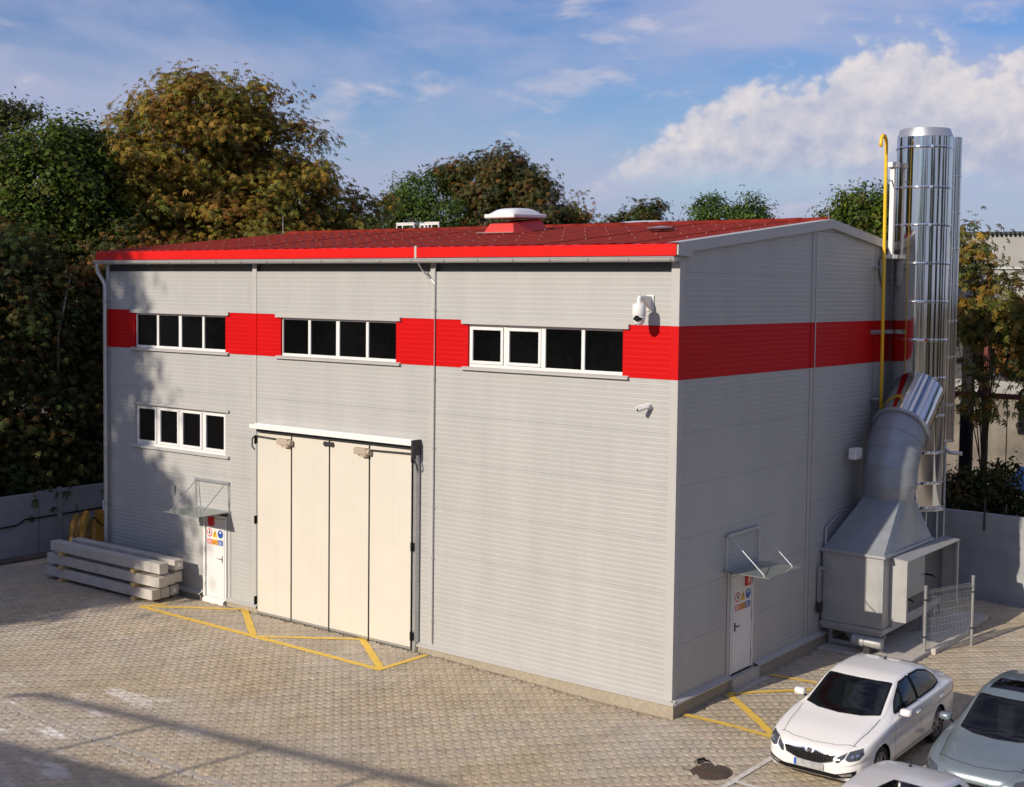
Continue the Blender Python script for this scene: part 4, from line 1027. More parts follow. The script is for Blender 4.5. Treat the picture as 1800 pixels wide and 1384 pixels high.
struct('verge_strip', MB().box(-22.58, -22.0, -12, 13.5, -0.02, 0.05), M['soil'])

# ================================================================== BEAMS
lay = [[(-1.06, -14.28, -18.95), (-0.77, -14.30, -18.90), (-0.42, -14.38, -18.80)],
       [(-1.06, -14.00, -18.85), (-0.75, -14.12, -18.85), (-0.44, -14.22, -18.75)],
       [(-1.08, -13.95, -18.65), (-0.54, -14.05, -18.50)]]
names = [['bottom course, front', 'bottom course, middle', 'bottom course, next to the wall'], ['middle course, front', 'middle course, centre', 'middle course, next to the wall'], ['top course, front', 'top course, next to the wall']]
lab_name = {0: 'bottom', 1: 'middle', 2: 'top'}
for L_, rowb in enumerate(lay):
    z0 = 0.275+L_*0.355
    for q, (y_, xr, xl) in enumerate(rowb):
        o = MB().box(xl, xr, y_-.135, y_+.135, z0, z0+.255).build('concrete_beam', M['conc'], bevel=0.012)
        tag(o, 'long precast concrete beam in the stack, ' + names[L_][q], 'concrete beam', 'stacked concrete beams by the wall')
        if (L_, q) in ((2, 1), (0, 2)): 
            MB().box(xr+.001, xr+.004, y_-.05, y_+.05, z0+.07, z0+.17).build('paper_label', M['white'], o)
    for q, xb in enumerate((-18.15, -15.0)):
        o = MB().box(xb-.07, xb+.07, -1.27, -0.28, z0-.098, z0-.002).build('wooden_bearer', M['wood'], bevel=0.006)
        tag(o, 'squared timber bearer under the %s course of beams, %s end' % (lab_name[L_], ('far', 'near')[q]), 'timber bearer', 'timber bearers between the beams')
# things in the corner beyond the hall
bn = thing('storage_bin', 'yellow plastic container leaning in the dark corner behind the beams', 'container', (-19.3, 1.2, 0))
MB().prism([(-20.45, 1.5, 0.0), (-18.6, 1.5, 0.0), (-18.5, 1.5, 1.5), (-20.62, 1.5, 1.5)], (0, 0.9, 0)).build('bin_body', M['yplastic'], bn, bevel=0.03)
MB().tube([(-20.55, 1.46, 1.3), (-20.2, 1.46, 1.12), (-19.6, 1.46, 1.1)], 0.02, 6).build('rope', M['black'], bn)
tag(MB().box(-20.35, -19.3, 1.6, 2.2, 1.505, 1.80).build('polystyrene_box', M['white'], bevel=0.02), 'white box lying on top of the yellow container', 'box')
for k in range(5):
    x_ = -22.1+k*0.28; h = 1.16+0.08*((k*7) % 3)
    mb = MB(); path = [(x_+.25+.05*math.sin(k*3+i), 1.55+.06*i, h*i/6) for i in range(7)]
    for i in range(7): path[i] = (path[i][0]-.04*i, path[i][1], path[i][2])
    mb.tube(path, [0.10, .13, .15, .16, .15, .13, .07], 10)
    o = mb.build('folded_tarp', M['tarp'] if k % 2 else M['yplastic'], smooth=True)
    tag(o, ['leftmost yellow folded tarpaulin roll leaning in the dark corner', 'brown tarpaulin roll right of the leftmost yellow roll', 'yellow tarpaulin roll in the middle of the leaning row', 'brown tarpaulin roll right of the middle yellow roll', 'yellow tarpaulin roll nearest the yellow container'][k], 'tarpaulin roll', 'tarpaulin rolls leaning in the corner')
# manhole
mh = thing('manhole_cover', 'round rusty cast iron manhole cover in the paving', 'manhole cover', (1.85, -1.88, 0))
MB().lathe([(0.40, -0.03), (0.40, 0.003), (0.335, 0.003), (0.335, -0.004)], (1.85, -1.88, 0), 40).build('rim', M['iron'], mh)
mb = MB(); mb.lathe([(0.33, -0.02), (0.33, 0.002)], (1.85, -1.88, 0), 40)
for k in range(-4, 5):
    for j in range(-4, 5):
        if k*k+j*j < 18: mb.box(1.85+k*.065-.022, 1.85+k*.065+.022, -1.88+j*.065-.022, -1.88+j*.065+.022, 0.002, 0.010)
mb.build('lid', M['iron'], mh)
tag(MB().tube([(1.55, -1.70, 0.015), (1.52, -1.66, 0.06), (1.58, -1.58, 0.075), (1.66, -1.56, 0.03)], [0.02, .03, .025, .01], 6).build('lifting_strap', M['black'], smooth=True), 'scrap of dark strap lying on the manhole edge', 'strap')

# ================================================================== CARS
def crom(xs, ys, t):
    xs, ys = np.array(xs, float), np.array(ys, float)
    m = np.gradient(ys, xs); m_ = m.copy()
    d = np.diff(ys)/np.diff(xs)
    for i in range(1, len(xs)-1):
        m_[i] = 0 if d[i-1]*d[i] <= 0 else 2*d[i-1]*d[i]/(d[i-1]+d[i])
    i = np.clip(np.searchsorted(xs, t)-1, 0, len(xs)-2); h = xs[i+1]-xs[i]; s_ = (t-xs[i])/h
    return (2*s_**3-3*s_**2+1)*ys[i]+(s_**3-2*s_**2+s_)*h*m_[i]+(-2*s_**3+3*s_**2)*ys[i+1]+(s_**3-s_**2)*h*m_[i+1]
SEDAN = dict(L=4.67, wb=(0.90, 3.58), R=0.32,
  st=[ # y, zb, belt, top, w, wr
  (0.00, .33, .50, .60, .46, .30), (0.03, .27, .56, .655, .60, .42), (0.10, .22, .62, .70, .715, .52), (0.25, .20, .69, .755, .81, .60), (0.60, .20, .79, .86, .875, .66),
  (1.10, .20, .885, .965, .90, .70), (1.32, .20, .915, 1.02, .905, .725), (1.70, .20, .945, 1.20, .907, .685), (2.12, .20, .955, 1.385, .907, .640), (2.5, .20, .96, 1.44, .907, .622),
  (3.0, .20, .965, 1.45, .907, .612), (3.4, .20, .97, 1.42, .905, .60), (3.8, .20, .975, 1.29, .90, .60), (4.15, .21, .975, 1.12, .885, .64), (4.4, .24, .96, 1.055, .86, .68), (4.58, .30, .92, 1.02, .80, .62), (4.65, .36, .84, .93, .74, .5), (4.67, .42, .75, .80, .68, .45)],
  ws=[(-.655, 1.33), (-.38, 1.19), (0, 1.14), (.38, 1.19), (.655, 1.33), (.565, 2.08), (.3, 2.04), (0, 2.03), (-.3, 2.04), (-.565, 2.08)],
  rw=[(-.53, 3.42), (0, 3.38), (.53, 3.42), (.58, 4.10), (0, 4.16), (-.58, 4.10)],
  fw=[(1.62, 1.0), (1.78, 1.13), (2.0, 1.26), (2.22, 1.36), (2.62, 1.385), (2.62, 1.005)],
  bw=[(2.70, 1.008), (2.70, 1.388), (3.15, 1.375), (3.52, 1.29), (3.80, 1.14), (3.76, 1.05), (3.45, 1.02)],
  mirror=(1.72, 0.985), seats=2)
HATCH = dict(L=4.25, wb=(0.82, 3.45), R=0.32,
  st=[(0.00, .33, .52, .62, .46, .30), (0.03, .27, .60, .70, .60, .42), (0.10, .22, .68, .77, .72, .52), (0.25, .20, .76, .84, .82, .60), (0.60, .20, .86, .93, .875, .66),
  (1.0, .20, .93, 1.01, .89, .70), (1.22, .20, .96, 1.07, .895, .71), (1.6, .20, .98, 1.27, .897, .66), (2.0, .20, .99, 1.46, .897, .61), (2.4, .20, 1.0, 1.53, .897, .59),
  (3.0, .20, 1.0, 1.54, .895, .58), (3.5, .20, 1.0, 1.50, .885, .57), (3.85, .22, 1.0, 1.42, .87, .56), (4.02, .26, .99, 1.25, .85, .60), (4.15, .30, .95, 1.05, .82, .64), (4.22, .36, .86, .93, .77, .55), (4.25, .42, .75, .80, .72, .5)],
  ws=[(-.60, 1.22), (-.35, 1.09), (0, 1.04), (.35, 1.09), (.60, 1.22), (.53, 1.97), (.3, 1.93), (0, 1.92), (-.3, 1.93), (-.53, 1.97)],
  rw=[(-.48, 3.86), (0, 3.84), (.48, 3.86), (.54, 4.05), (0, 4.08), (-.54, 4.05)],
  fw=[(1.5, 1.04), (1.7, 1.2), (1.95, 1.36), (2.2, 1.45), (2.5, 1.465), (2.5, 1.045)],
  bw=[(2.58, 1.048), (2.58, 1.468), (3.1, 1.46), (3.55, 1.40), (3.75, 1.2), (3.6, 1.08)],
  mirror=(1.55, 1.03), seats=2)
def inpoly(px_, py_, poly):
    r = np.zeros(len(px_), bool); n = len(poly)
    for i in range(n):
        x1, y1 = poly[i]; x2, y2 = poly[(i+1) % n]
        c = ((y1 > py_) != (y2 > py_)) & (px_ < (x2-x1)*(py_-y1)/(y2-y1+1e-12)+x1); r ^= c
    return r
def car(name, label, spec, paint, loc, rotz, detail=True, sunroof=None, antenna=None, plate=True):
    t = thing(name, label, 'car', loc, rotz)
    L = spec['L']; st = np.array(spec['st'])
    ys = np.concatenate([np.linspace(0, .3, 14)[:-1], np.linspace(.3, L-.3, 96), np.linspace(L-.3, L, 12)[1:]])
    zb, be, to, w, wr = [crom(st[:, 0], st[:, k], ys) for k in range(1, 6)]
    cols = []
    def C(x_, z_): cols.append((x_, z_))
    C(0*w, zb); C(w*.45, zb); C(w-.13, zb); C(w-.035, zb+.035); C(w-.008, zb+.12)
    h = be-zb
    for k, b_ in ((.25, 0.0), (.40, .006), (.55, .007), (.68, -.004), (.76, .011)): C(w+b_-.004, zb+h*k)
    C(w-.012, be-.045); C(w-.030, be-.012); C(w-.055, be+.004)
    ga, gb = w-.075, wr
    for k in (.12, .3, .5, .7, .85): 
        bulge = .022*np.sin(PI*k)*np.clip((to-be-.12)/.3, 0, 1)
        C(ga+(gb-ga)*k+bulge, be+.012+(to-.055-be-.012)*k)
    C(wr-.015, to-.036); C(wr-.06, to-.016); C(wr*.72, to-.004); C(wr*.48, to+.002); C(wr*.22, to+.005); C(0*w, to+.006)
    cols = np.array([[np.broadcast_to(a, ys.shape), np.broadcast_to(b, ys.shape)] for a, b in cols])   # (nc,2,ny)
    # densify across by splines
    nc = len(cols); tt = np.arange(nc); fine = np.linspace(0, nc-1, (nc-1)*3+1)
    XX = np.array([crom(tt, cols[:, 0, j], fine) for j in range(len(ys))]); ZZ = np.array([crom(tt, cols[:, 1, j], fine) for j in range(len(ys))])
    nf = len(fine)
    half = np.stack([XX, np.repeat(ys[:, None], nf, 1), ZZ], -1)          # (ny,nf,3) right side +x
    left = half[:, ::-1][:, 1:].copy(); left[:, :, 0] *= -1
    full = np.concatenate([half, left[:, :-1]], 1)                        # closed loop
    ny, nl = full.shape[:2]; V = full.reshape(-1, 3)
    jn = np.arange(ny-1)[:, None]; i_ = np.arange(nl)[None]
    Fq = np.stack([jn*nl+i_, (jn+1)*nl+i_, (jn+1)*nl+(i_+1) % nl, jn*nl+(i_+1) % nl], -1).reshape(-1, 4)
    capf = tuple(range(nl)); capb = tuple(((ny-1)*nl+np.arange(nl))[::-1])
    bvh = BVHTree.FromPolygons([tuple(v) for v in V], [tuple(f) for f in Fq]+[capf, capb])
    def patch(poly, axis, name_, m, off=0.004, sub=0.035, side=1, parent=None, smooth=True, thick=0.0):
        """drape a flat polygon onto the body along an axis"""
        pts = [Vector((a, b, 0)) for a, b in poly]
        bm = bmesh.new(); vs = [bm.verts.new(p_) for p_ in pts]; bm.faces.new(vs)
        bmesh.ops.triangulate(bm, faces=bm.faces[:])
        for _ in range(7):
            e = [e_ for e_ in bm.edges if e_.calc_length() > sub]
            if not e: break
            bmesh.ops.subdivide_edges(bm, edges=e, cuts=1, use_grid_fill=False); bmesh.ops.triangulate(bm, faces=bm.faces[:])
        bmesh.ops.beautify_fill(bm, faces=bm.faces[:], edges=bm.edges[:])
        bad = []
        for v in bm.verts:
            a, b = v.co.x, v.co.y
            if axis == 'x': o_, d_ = Vector((3*side, a, b)), Vector((-side, 0, 0))
            elif axis == 'z': o_, d_ = Vector((a, b, 4)), Vector((0, 0, -1))
            else: o_, d_ = Vector((a, -3 if side > 0 else L+3, b)), Vector((0, 1 if side > 0 else -1, 0))
            hit, nrm, _, _ = bvh.ray_cast(o_, d_)
            if hit is None: bad.append(v); continue
            if nrm.dot(d_) > 0: nrm = -nrm
            v.co = hit+nrm*off
        bmesh.ops.delete(bm, geom=bad, context='VERTS')
        bmesh.ops.recalc_face_normals(bm, faces=bm.faces[:])
        me = bpy.data.meshes.new(name_); bm.to_mesh(me); bm.free()
        me.materials.append(m)
        if smooth: me.shade_smooth()
        return link(name_, me, parent or t)
    def strip(line_, wd, axis, name_, m, side=1, off=0.0025, parent=None):
        poly = []; a = [Vector((*q, 0)) for q in line_]
        lft, rgt = [], []
        for i in range(len(a)):
            d_ = (a[min(i+1, len(a)-1)]-a[max(i-1, 0)]).normalized(); n_v = Vector((-d_.y, d_.x, 0))*wd/2
            lft.append((a[i]+n_v)[:2]); rgt.append((a[i]-n_v)[:2])
        mbx = None
        bm_obj = patch(lft+rgt[::-1], axis, name_, m, off, 0.06, side, parent)
        return bm_obj
    # body: cut the windows and wheel arches out of the skin
    Fc_ = V[Fq].mean(1)
    nrm_top = np.ones(len(Fq), bool)
    kill = np.zeros(len(Fq), bool)
    up = Fc_[:, 2] > 0.9
    for poly in (spec['ws'], spec['rw']):
        c = np.mean(poly, 0); pp = [tuple(np.array(q)*0.97+c*0.03) for q in poly]
        kill |= up & inpoly(Fc_[:, 0], Fc_[:, 1], pp) & (np.abs(Fc_[:, 0]) < 0.62)
    sid = np.abs(Fc_[:, 0]) > 0.5
    for poly in (spec['fw'], spec['bw']):
        c = np.mean(poly, 0); pp = [tuple(np.array(q)*0.97+c*0.03) for q in poly]
        kill |= sid & inpoly(Fc_[:, 1], Fc_[:, 2], pp)
    Vb = V.copy(); Ra = spec['R']+0.055
    for yc in spec['wb']:
        r = np.hypot(Vb[:, 1]-yc, Vb[:, 2]-spec['R']); s_ = (np.abs(Vb[:, 0]) > .5)
        sn = s_ & (np.abs(r-Ra) < 0.028)
        k = Ra/np.maximum(r, 1e-6)
        Vb[sn, 1] = yc+(Vb[sn, 1]-yc)*k[sn]; Vb[sn, 2] = spec['R']+(Vb[sn, 2]-spec['R'])*k[sn]
        fr = np.hypot(Vb[Fq][:, :, 1].mean(1)-yc, Vb[Fq][:, :, 2].mean(1)-spec['R'])
        kill |= (fr < Ra-0.004) & (np.abs(Fc_[:, 0]) > .5)
    Fk = Fq[~kill]
    me = bpy.data.meshes.new('body')
    me.from_pydata([tuple(v) for v in Vb], [], [tuple(f) for f in Fk]+[capf, capb]); me.materials.append(paint)
    bm = bmesh.new(); bm.from_mesh(me); bmesh.ops.recalc_face_normals(bm, faces=bm.faces[:]); bmesh.ops.delete(bm, geom=[v for v in bm.verts if not v.link_faces], context='VERTS'); bm.to_mesh(me); bm.free()
    me.set_sharp_from_angle(angle=math.radians(50)); me.polygons.foreach_set('use_smooth', [True]*len(me.polygons))
    body = link('body', me, t)
    # glazing with dark surrounds
    def grow(poly, k):
        c = np.mean(poly, 0); return [tuple(c+(np.array(q)-c)*(1+k)) for q in poly]
    patch(grow(spec['ws'], .012), 'z', 'windshield', M['carglass'], 0.003)
    patch(grow(spec['rw'], .012), 'z', 'rear_window', M['carglass'], 0.003)
    def rimstrip(poly, axis, side=1, wd=.030):
        strip(list(poly)+[poly[0]], wd, axis, 'window_seal', M['black'], side, 0.0045)
    n_ = len(spec['ws'])
    for i in range(n_):
        strip([spec['ws'][i], spec['ws'][(i+1) % n_]], .035, 'z', 'window_seal', M['black'], 1, .0048)
    for s_ in (1, -1):
        patch(grow(spec['fw'], .012), 'x', 'side_window', M['carglass'], 0.003, side=s_)
        patch(grow(spec['bw'], .012), 'x', 'side_window', M['carglass'], 0.003, side=s_)
        for poly in (spec['fw'], spec['bw']):
            for i in range(len(poly)): strip([poly[i], poly[(i+1) % len(poly)]], .028, 'x', 'window_seal', M['black'], s_, .0048)
    for s_ in (1, -1):
        a1, a2 = spec['fw'][-1], spec['fw'][-2]; b1_, b2_ = spec['bw'][0], spec['bw'][1]
        patch([a1, b1_, b2_, a2], 'x', 'pillar_trim', M['black'], .004, side=s_)
    # cabin
    MB().box(-.78, .78, 1.0, L-.6, .30, .42).box(-.70, .70, 1.1, 1.62, .62, .93).box(-.62, .62, L-1.15, L-.5, .5, .92).build('cabin_floor', M['cabin'], t, world=False)
    for (sx, sy) in ((-.36, 2.35), (.36, 2.35), (-.36, 3.15), (.36, 3.15)):
        MB().box(sx-.24, sx+.24, sy-.35, sy+.12, .42, .62).prism([(sx-.24, sy+.02, .6), (sx-.24, sy+.16, .6), (sx-.24, sy+.34, 1.16), (sx-.24, sy+.24, 1.16)], (.48, 0, 0)).prism([(sx-.13, sy+.24, 1.18), (sx-.13, sy+.33, 1.18), (sx-.13, sy+.36, 1.34), (sx-.13, sy+.28, 1.34)], (.26, 0, 0)).build('seat', M['seat'], t, world=False, bevel=.03)
    MB().tube([(.36+.18*math.cos(a), 1.80+.06*math.sin(a), .98+.17*math.sin(a)) for a in np.linspace(0, 2*PI, 25)], 0.016, 6).tube([(.36, 1.6, .9), (.36, 1.80, .98)], .03, 6).build('steering_wheel', M['cabin'], t, world=False)
    # wheels
    for yc in spec['wb']:
        for s_ in (1, -1):
            R = spec['R']; xo = .765*s_
            whl = MB().lathe([(R*.66, .10*s_), (R*.97, .10*s_), (R, .075*s_), (R, -.075*s_), (R*.97, -.10*s_), (R*.66, -.10*s_)], (xo, yc, R), 36, axis='x', caps=False).build('wheel', M['tyre'], t, world=False, smooth=40)
            rim = MB().lathe([(R*.68, .092*s_), (R*.62, .095*s_), (R*.60, .04*s_), (.01, .045*s_)], (xo, yc, R), 30, axis='x', caps=False)
            rim.build('rim', M['dark'], whl, world=False, smooth=40)
            sp = MB()
            for k in range(10):
                a = 2*PI*k/10+.2*(k % 2); c_, q_ = math.cos(a), math.sin(a)
                u = Vector((0, c_, q_)); v_ = Vector((0, -q_, c_)); o_ = Vector((xo, yc, R))
                p4 = [o_+u*.05+v_*.022, o_+u*.05-v_*.022, o_+u*R*.63-v_*.014, o_+u*R*.63+v_*.014]
                sp.prism([q+Vector((.052*s_, 0, 0)) for q in p4], (.036*s_, 0, 0))
            sp.lathe([(.065, .05*s_), (.06, .094*s_), (.02, .096*s_)], (xo, yc, R), 16, axis='x').lathe([(R*.675, .09*s_), (R*.665, .1*s_), (R*.63, .1*s_), (R*.62, .09*s_)], (xo, yc, R), 30, axis='x', caps=False)
            sp.build('spokes', M['rim'], whl, world=False)
            # wheel housing
            a_ = np.linspace(-0.25, PI+.25, 22)
            vs = []; 
            for q in a_:
                vs += [((.90)*s_, yc+Ra*math.cos(q), R+Ra*math.sin(q)), (.50*s_, yc+Ra*math.cos(q), R+Ra*math.sin(q))]
            # keep the outer edge on the skin
            for i in range(0, len(vs), 2):
                hit, nn, _, _ = bvh.ray_cast(Vector((3*s_, vs[i][1], vs[i][2])), Vector((-s_, 0, 0)))
                if hit is not None: vs[i] = (hit.x-.002*s_, vs[i][1], vs[i][2])
            mb = MB(); mb.add(vs, [(2*i, 2*i+2, 2*i+3, 2*i+1) for i in range(len(a_)-1)]); mb.build('wheel_housing', M['black'], t, world=False, fix=False)
            MB().tube([(v[0]-.004*s_, v[1], v[2]) for v in vs[::2]], .012, 6).build('arch_lip', paint, t, world=False, smooth=True)
    # mirrors
    my, mz = spec['mirror']
    for s_ in (1, -1):
        mb = MB(); n = 14; vs = []
        for (k, r) in ((-.11, .3), (-.095, .75), (-.05, 1.0), (.03, 1.0), (.07, .86)):
            for j in range(n):
                a = 2*PI*j/n; c_, q_ = math.cos(a), math.sin(a)
                vs.append((s_*(.975+.10*r*(abs(c_)**.55)*(1 if c_ > 0 else -1)), my+k*.85, mz+.04+.062*r*(abs(q_)**.55)*(1 if q_ > 0 else -1)))
        fs = [(i*n+j, i*n+(j+1) % n, (i+1)*n+(j+1) % n, (i+1)*n+j) for i in range(4) for j in range(n)]+[tuple(range(n))[::-1], tuple(range(4*n, 5*n))]
        mb.add(vs, fs); mi_ = mb.build('wing_mirror', paint, t, world=False, smooth=50)
        MB().prism([(.84*s_, my-.03, mz-.04), (.84*s_, my+.05, mz-.04), (.90*s_, my+.04, mz), (.90*s_, my-.02, mz)], (.05*s_, 0, .02)).build('mirror_foot', M['black'], mi_, world=False)
    lx_ = lambda q, k: [(k*a, b) for a, b in q]
    if name == 'parked_sedan':
        zc = spec['st'][0][3]
        gr = [(-.44, .585), (-.40, .50), (-.20, .435), (0, .42), (.20, .435), (.40, .50), (.44, .585), (.20, .60), (.10, .615), (.05, .575), (0, .565), (-.05, .575), (-.10, .615), (-.20, .60)]
        G = patch([(a, b+.03) for a, b in gr], 'y', 'grille', M['black'], .004)
        for k in range(-9, 10):
            if abs(k) < 1: continue
            x_ = k*.043; zt = .628-.03*max(0, 1-abs(k)/3); zb_ = .47+.06*(abs(k)/9)**2
            strip([(x_, zb_), (x_, zt)], .005, 'y', 'grille_slat', M['dark'], 1, .011, G)
        for s_ in (1, -1):
            for tl in (((.05, .575), (.10, .617), (.20, .603), (.44, .588)), ((.445, .588), (.405, .50), (.20, .43), (0, .415))):
                for q0, q1 in zip(tl[:-1], tl[1:]): strip([(s_*q0[0], q0[1]+.03), (s_*q1[0], q1[1]+.03)], .014, 'y', 'grille_trim', M['chrome'], 1, .010, G)
            patch(lx_([(.475, .605), (.60, .672), (.585, .60), (.50, .52), (.45, .52)], s_), 'y', 'headlight', M['lamp'], .005)
            hl = patch(lx_([(.60, .585), (.622, .682), (.785, .735), (.815, .66), (.785, .585), (.66, .56)], s_), 'y', 'headlight', M['lamp'], .005)
            for (hx, hz) in ((.69, .633), (.75, .648)):
                strip([(s_*(hx-.018), hz), (s_*(hx+.018), hz)], .03, 'y', 'lamp_lens', M['chrome'], 1, .008, hl)
            patch(lx_([(.50, .335), (.70, .375), (.70, .335), (.56, .305)], s_), 'y', 'fog_light', M['chrome'], .008)
        patch([(-.76, .42), (-.74, .31), (-.42, .255), (.42, .255), (.74, .31), (.76, .42), (.46, .335), (-.46, .335)], 'y', 'lower_intake', M['black'], .005)
        strip([(-.60, .275), (-.35, .245), (.35, .245), (.60, .275)], .014, 'y', 'lower_trim', M['rim'], 1, .009)
        em = MB().lathe([(.040, .0), (.044, -.012), (.034, -.018)], (0, .012, .635), 20, axis='y').build('emblem', M['chrome'], t, world=False)
        MB().lathe([(.033, -.018), (.033, -.0205)], (0, .012, .635), 20, axis='y').build('emblem_face', M['dark'], em, world=False)
        MB().add([(-.02, -.0095, .622), (.004, -.0095, .622), (.022, -.0095, .645), (.0, -.0095, .640), (-.012, -.0095, .655), (-.014, -.0095, .638)], [(0, 1, 2, 3), (0, 3, 4, 5)]).build('emblem_mark', M['chrome'], em, world=False)
    else:
        patch([(-.5, .60), (-.45, .47), (.45, .47), (.5, .60)], 'y', 'grille', M['black'], .004)
        patch([(-.70, .40), (-.55, .28), (.55, .28), (.70, .40)], 'y', 'lower_intake', M['black'], .005)
        for s_ in (1, -1): patch(lx_([(.54, .60), (.60, .72), (.78, .77), (.81, .68), (.74, .60)], s_), 'y', 'headlight', M['lamp'], .005)
    if plate:
        pz = .405
        hit, nn, _, _ = bvh.ray_cast(Vector((.24, -3, pz)), Vector((0, 1, 0))); py_ = min((hit.y if hit else 0), .012)-.014
        npl = MB().box(-.26, .26, py_-.012, py_, pz-.055, pz+.055).build('number_plate', M['plate'], t, world=False)
        MB().box(-.26, -.215, py_-.0145, py_-.0121, pz-.053, pz+.053).build('country_band', M['plateblue'], npl, world=False)
    for s_ in (1, -1):
        patch(lx_([(.56, .80), (.60, .90), (.80, .90), (.83, .74), (.66, .74)], s_), 'y', 'tail_light', M['tail'], .004, side=-1)
        patch([(L-.40, .80), (L-.30, .90), (L-.14, .885), (L-.12, .79)], 'x', 'tail_light', M['tail'], .004, side=s_)
        # shut lines
        b0, b1 = spec['fw'][0][0], spec['fw'][-1][0]+.04
        for ln in ([(b0-.16, .95), (b0-.20, .6), (b0-.16, .30)], [(b1, 1.0), (b1-.01, .6), (b1-.02, .30)], [(b0-.15, .29), (b1, .275), (spec['bw'][-2][0]-.35, .29)],
                   [(spec['bw'][-2][0]-.02, 1.02), (spec['bw'][-2][0]-.05, .80), (spec['bw'][-2][0]-.30, .58), (spec['bw'][-2][0]-.34, .30)]):
            strip(ln, .008, 'x', 'shut_line', M['black'], s_, .0018)
        strip([(.62*s_, .34), (.68*s_, .8), (.70*s_, 1.25)], .008, 'z', 'shut_line', M['black'], 1, .0018)
        for hy in (b1-.18, spec['bw'][-2][0]-.12):
            hit, nn, _, _ = bvh.ray_cast(Vector((3*s_, hy, .84)), Vector((-s_, 0, 0)))
            if hit: MB().box(min(hit.x-.005*s_, hit.x+.03*s_), max(hit.x-.005*s_, hit.x+.03*s_), hy-.09, hy+.09, .825, .86).build('door_handle', paint, t, world=False, bevel=.01, segs=2)
        strip([(1.5, .30), (L-1.4, .30)], .05, 'x', 'sill_trim', paint, s_, .010)
    strip([(-.66, .36), (-.4, .22), (0, .17), (.4, .22), (.66, .36)], .009, 'z', 'shut_line', M['black'], 1, .0018)
    for sx in (-.25, .2): strip([(sx, 1.20), (sx+.33, 1.27)], .018, 'z', 'wiper', M['black'], 1, .014)
    if sunroof: patch(sunroof, 'z', 'sunroof', M['pane'], .004)
    if antenna: MB().tube([(antenna[0], antenna[1], antenna[2]), (antenna[0], antenna[1]+.10, antenna[2]+(antenna[3] if len(antenna) > 3 else .22))], [.008, .004], 6).lathe([(.03, 0), (.02, .03)], (antenna[0], antenna[1], antenna[2]-.01), 10).build('antenna', M['black'], t, world=False)
    return t
paint_w = mat('white_car_paint', (0.78, 0.765, 0.74), 0.28, coat=0.8, var=0.01)
paint_b = mat('pale_blue_car_paint', (0.20, 0.245, 0.265), 0.30, 0.45, coat=0.8, var=0.02)
paint_w2 = mat('off_white_car_paint', (0.66, 0.65, 0.63), 0.3, coat=0.8, var=0.02)
car('parked_sedan', 'clean white saloon car parked nose out beside the gable wall', SEDAN, paint_w, (3.48, -1.47, 0), 0, antenna=(0, 3.2, 1.45, .06))
car('parked_hatchback', 'pale blue silver hatchback with dark glass roof parked beside the saloon', HATCH, paint_b, (6.05, -1.15, 0), 0, sunroof=[(-.46, 2.2), (.46, 2.2), (.44, 2.75), (-.44, 2.75)])
car('parked_hatchback', 'white hatchback at the bottom right corner with a roof antenna', HATCH, paint_w2, (6.0, -7.0, 0), 0, antenna=(-.1, 3.55, 1.50), sunroof=[(-.2, 2.1), (.48, 2.1), (.46, 2.8), (-.05, 2.8)])

# ================================================================== VEGETATION
PAL = {
 'chestnut': [(0.27, 0.200, 0.028), (0.31, 0.215, 0.028), (0.21, 0.190, 0.028), (0.14, 0.160, 0.026), (0.32, 0.190, 0.028), (0.22, 0.105, 0.018)],
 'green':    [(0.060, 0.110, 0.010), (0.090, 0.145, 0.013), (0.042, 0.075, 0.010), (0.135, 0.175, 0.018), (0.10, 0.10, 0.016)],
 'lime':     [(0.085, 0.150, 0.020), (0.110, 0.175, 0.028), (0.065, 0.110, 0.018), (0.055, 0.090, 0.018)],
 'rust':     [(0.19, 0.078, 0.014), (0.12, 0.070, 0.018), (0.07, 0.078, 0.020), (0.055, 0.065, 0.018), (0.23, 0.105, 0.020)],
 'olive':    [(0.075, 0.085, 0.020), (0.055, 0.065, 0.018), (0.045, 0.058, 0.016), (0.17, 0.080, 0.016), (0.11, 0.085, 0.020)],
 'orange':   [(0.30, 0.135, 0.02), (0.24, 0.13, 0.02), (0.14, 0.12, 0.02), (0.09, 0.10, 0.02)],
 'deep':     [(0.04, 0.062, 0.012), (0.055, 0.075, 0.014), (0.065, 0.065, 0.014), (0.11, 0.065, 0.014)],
 'dull':     [(0.075, 0.090, 0.025), (0.10, 0.090, 0.025), (0.06, 0.075, 0.022)],
 'yellow':   [(0.24, 0.185, 0.03), (0.16, 0.155, 0.03), (0.11, 0.12, 0.025), (0.28, 0.165, 0.025), (0.08, 0.11, 0.02)],
}
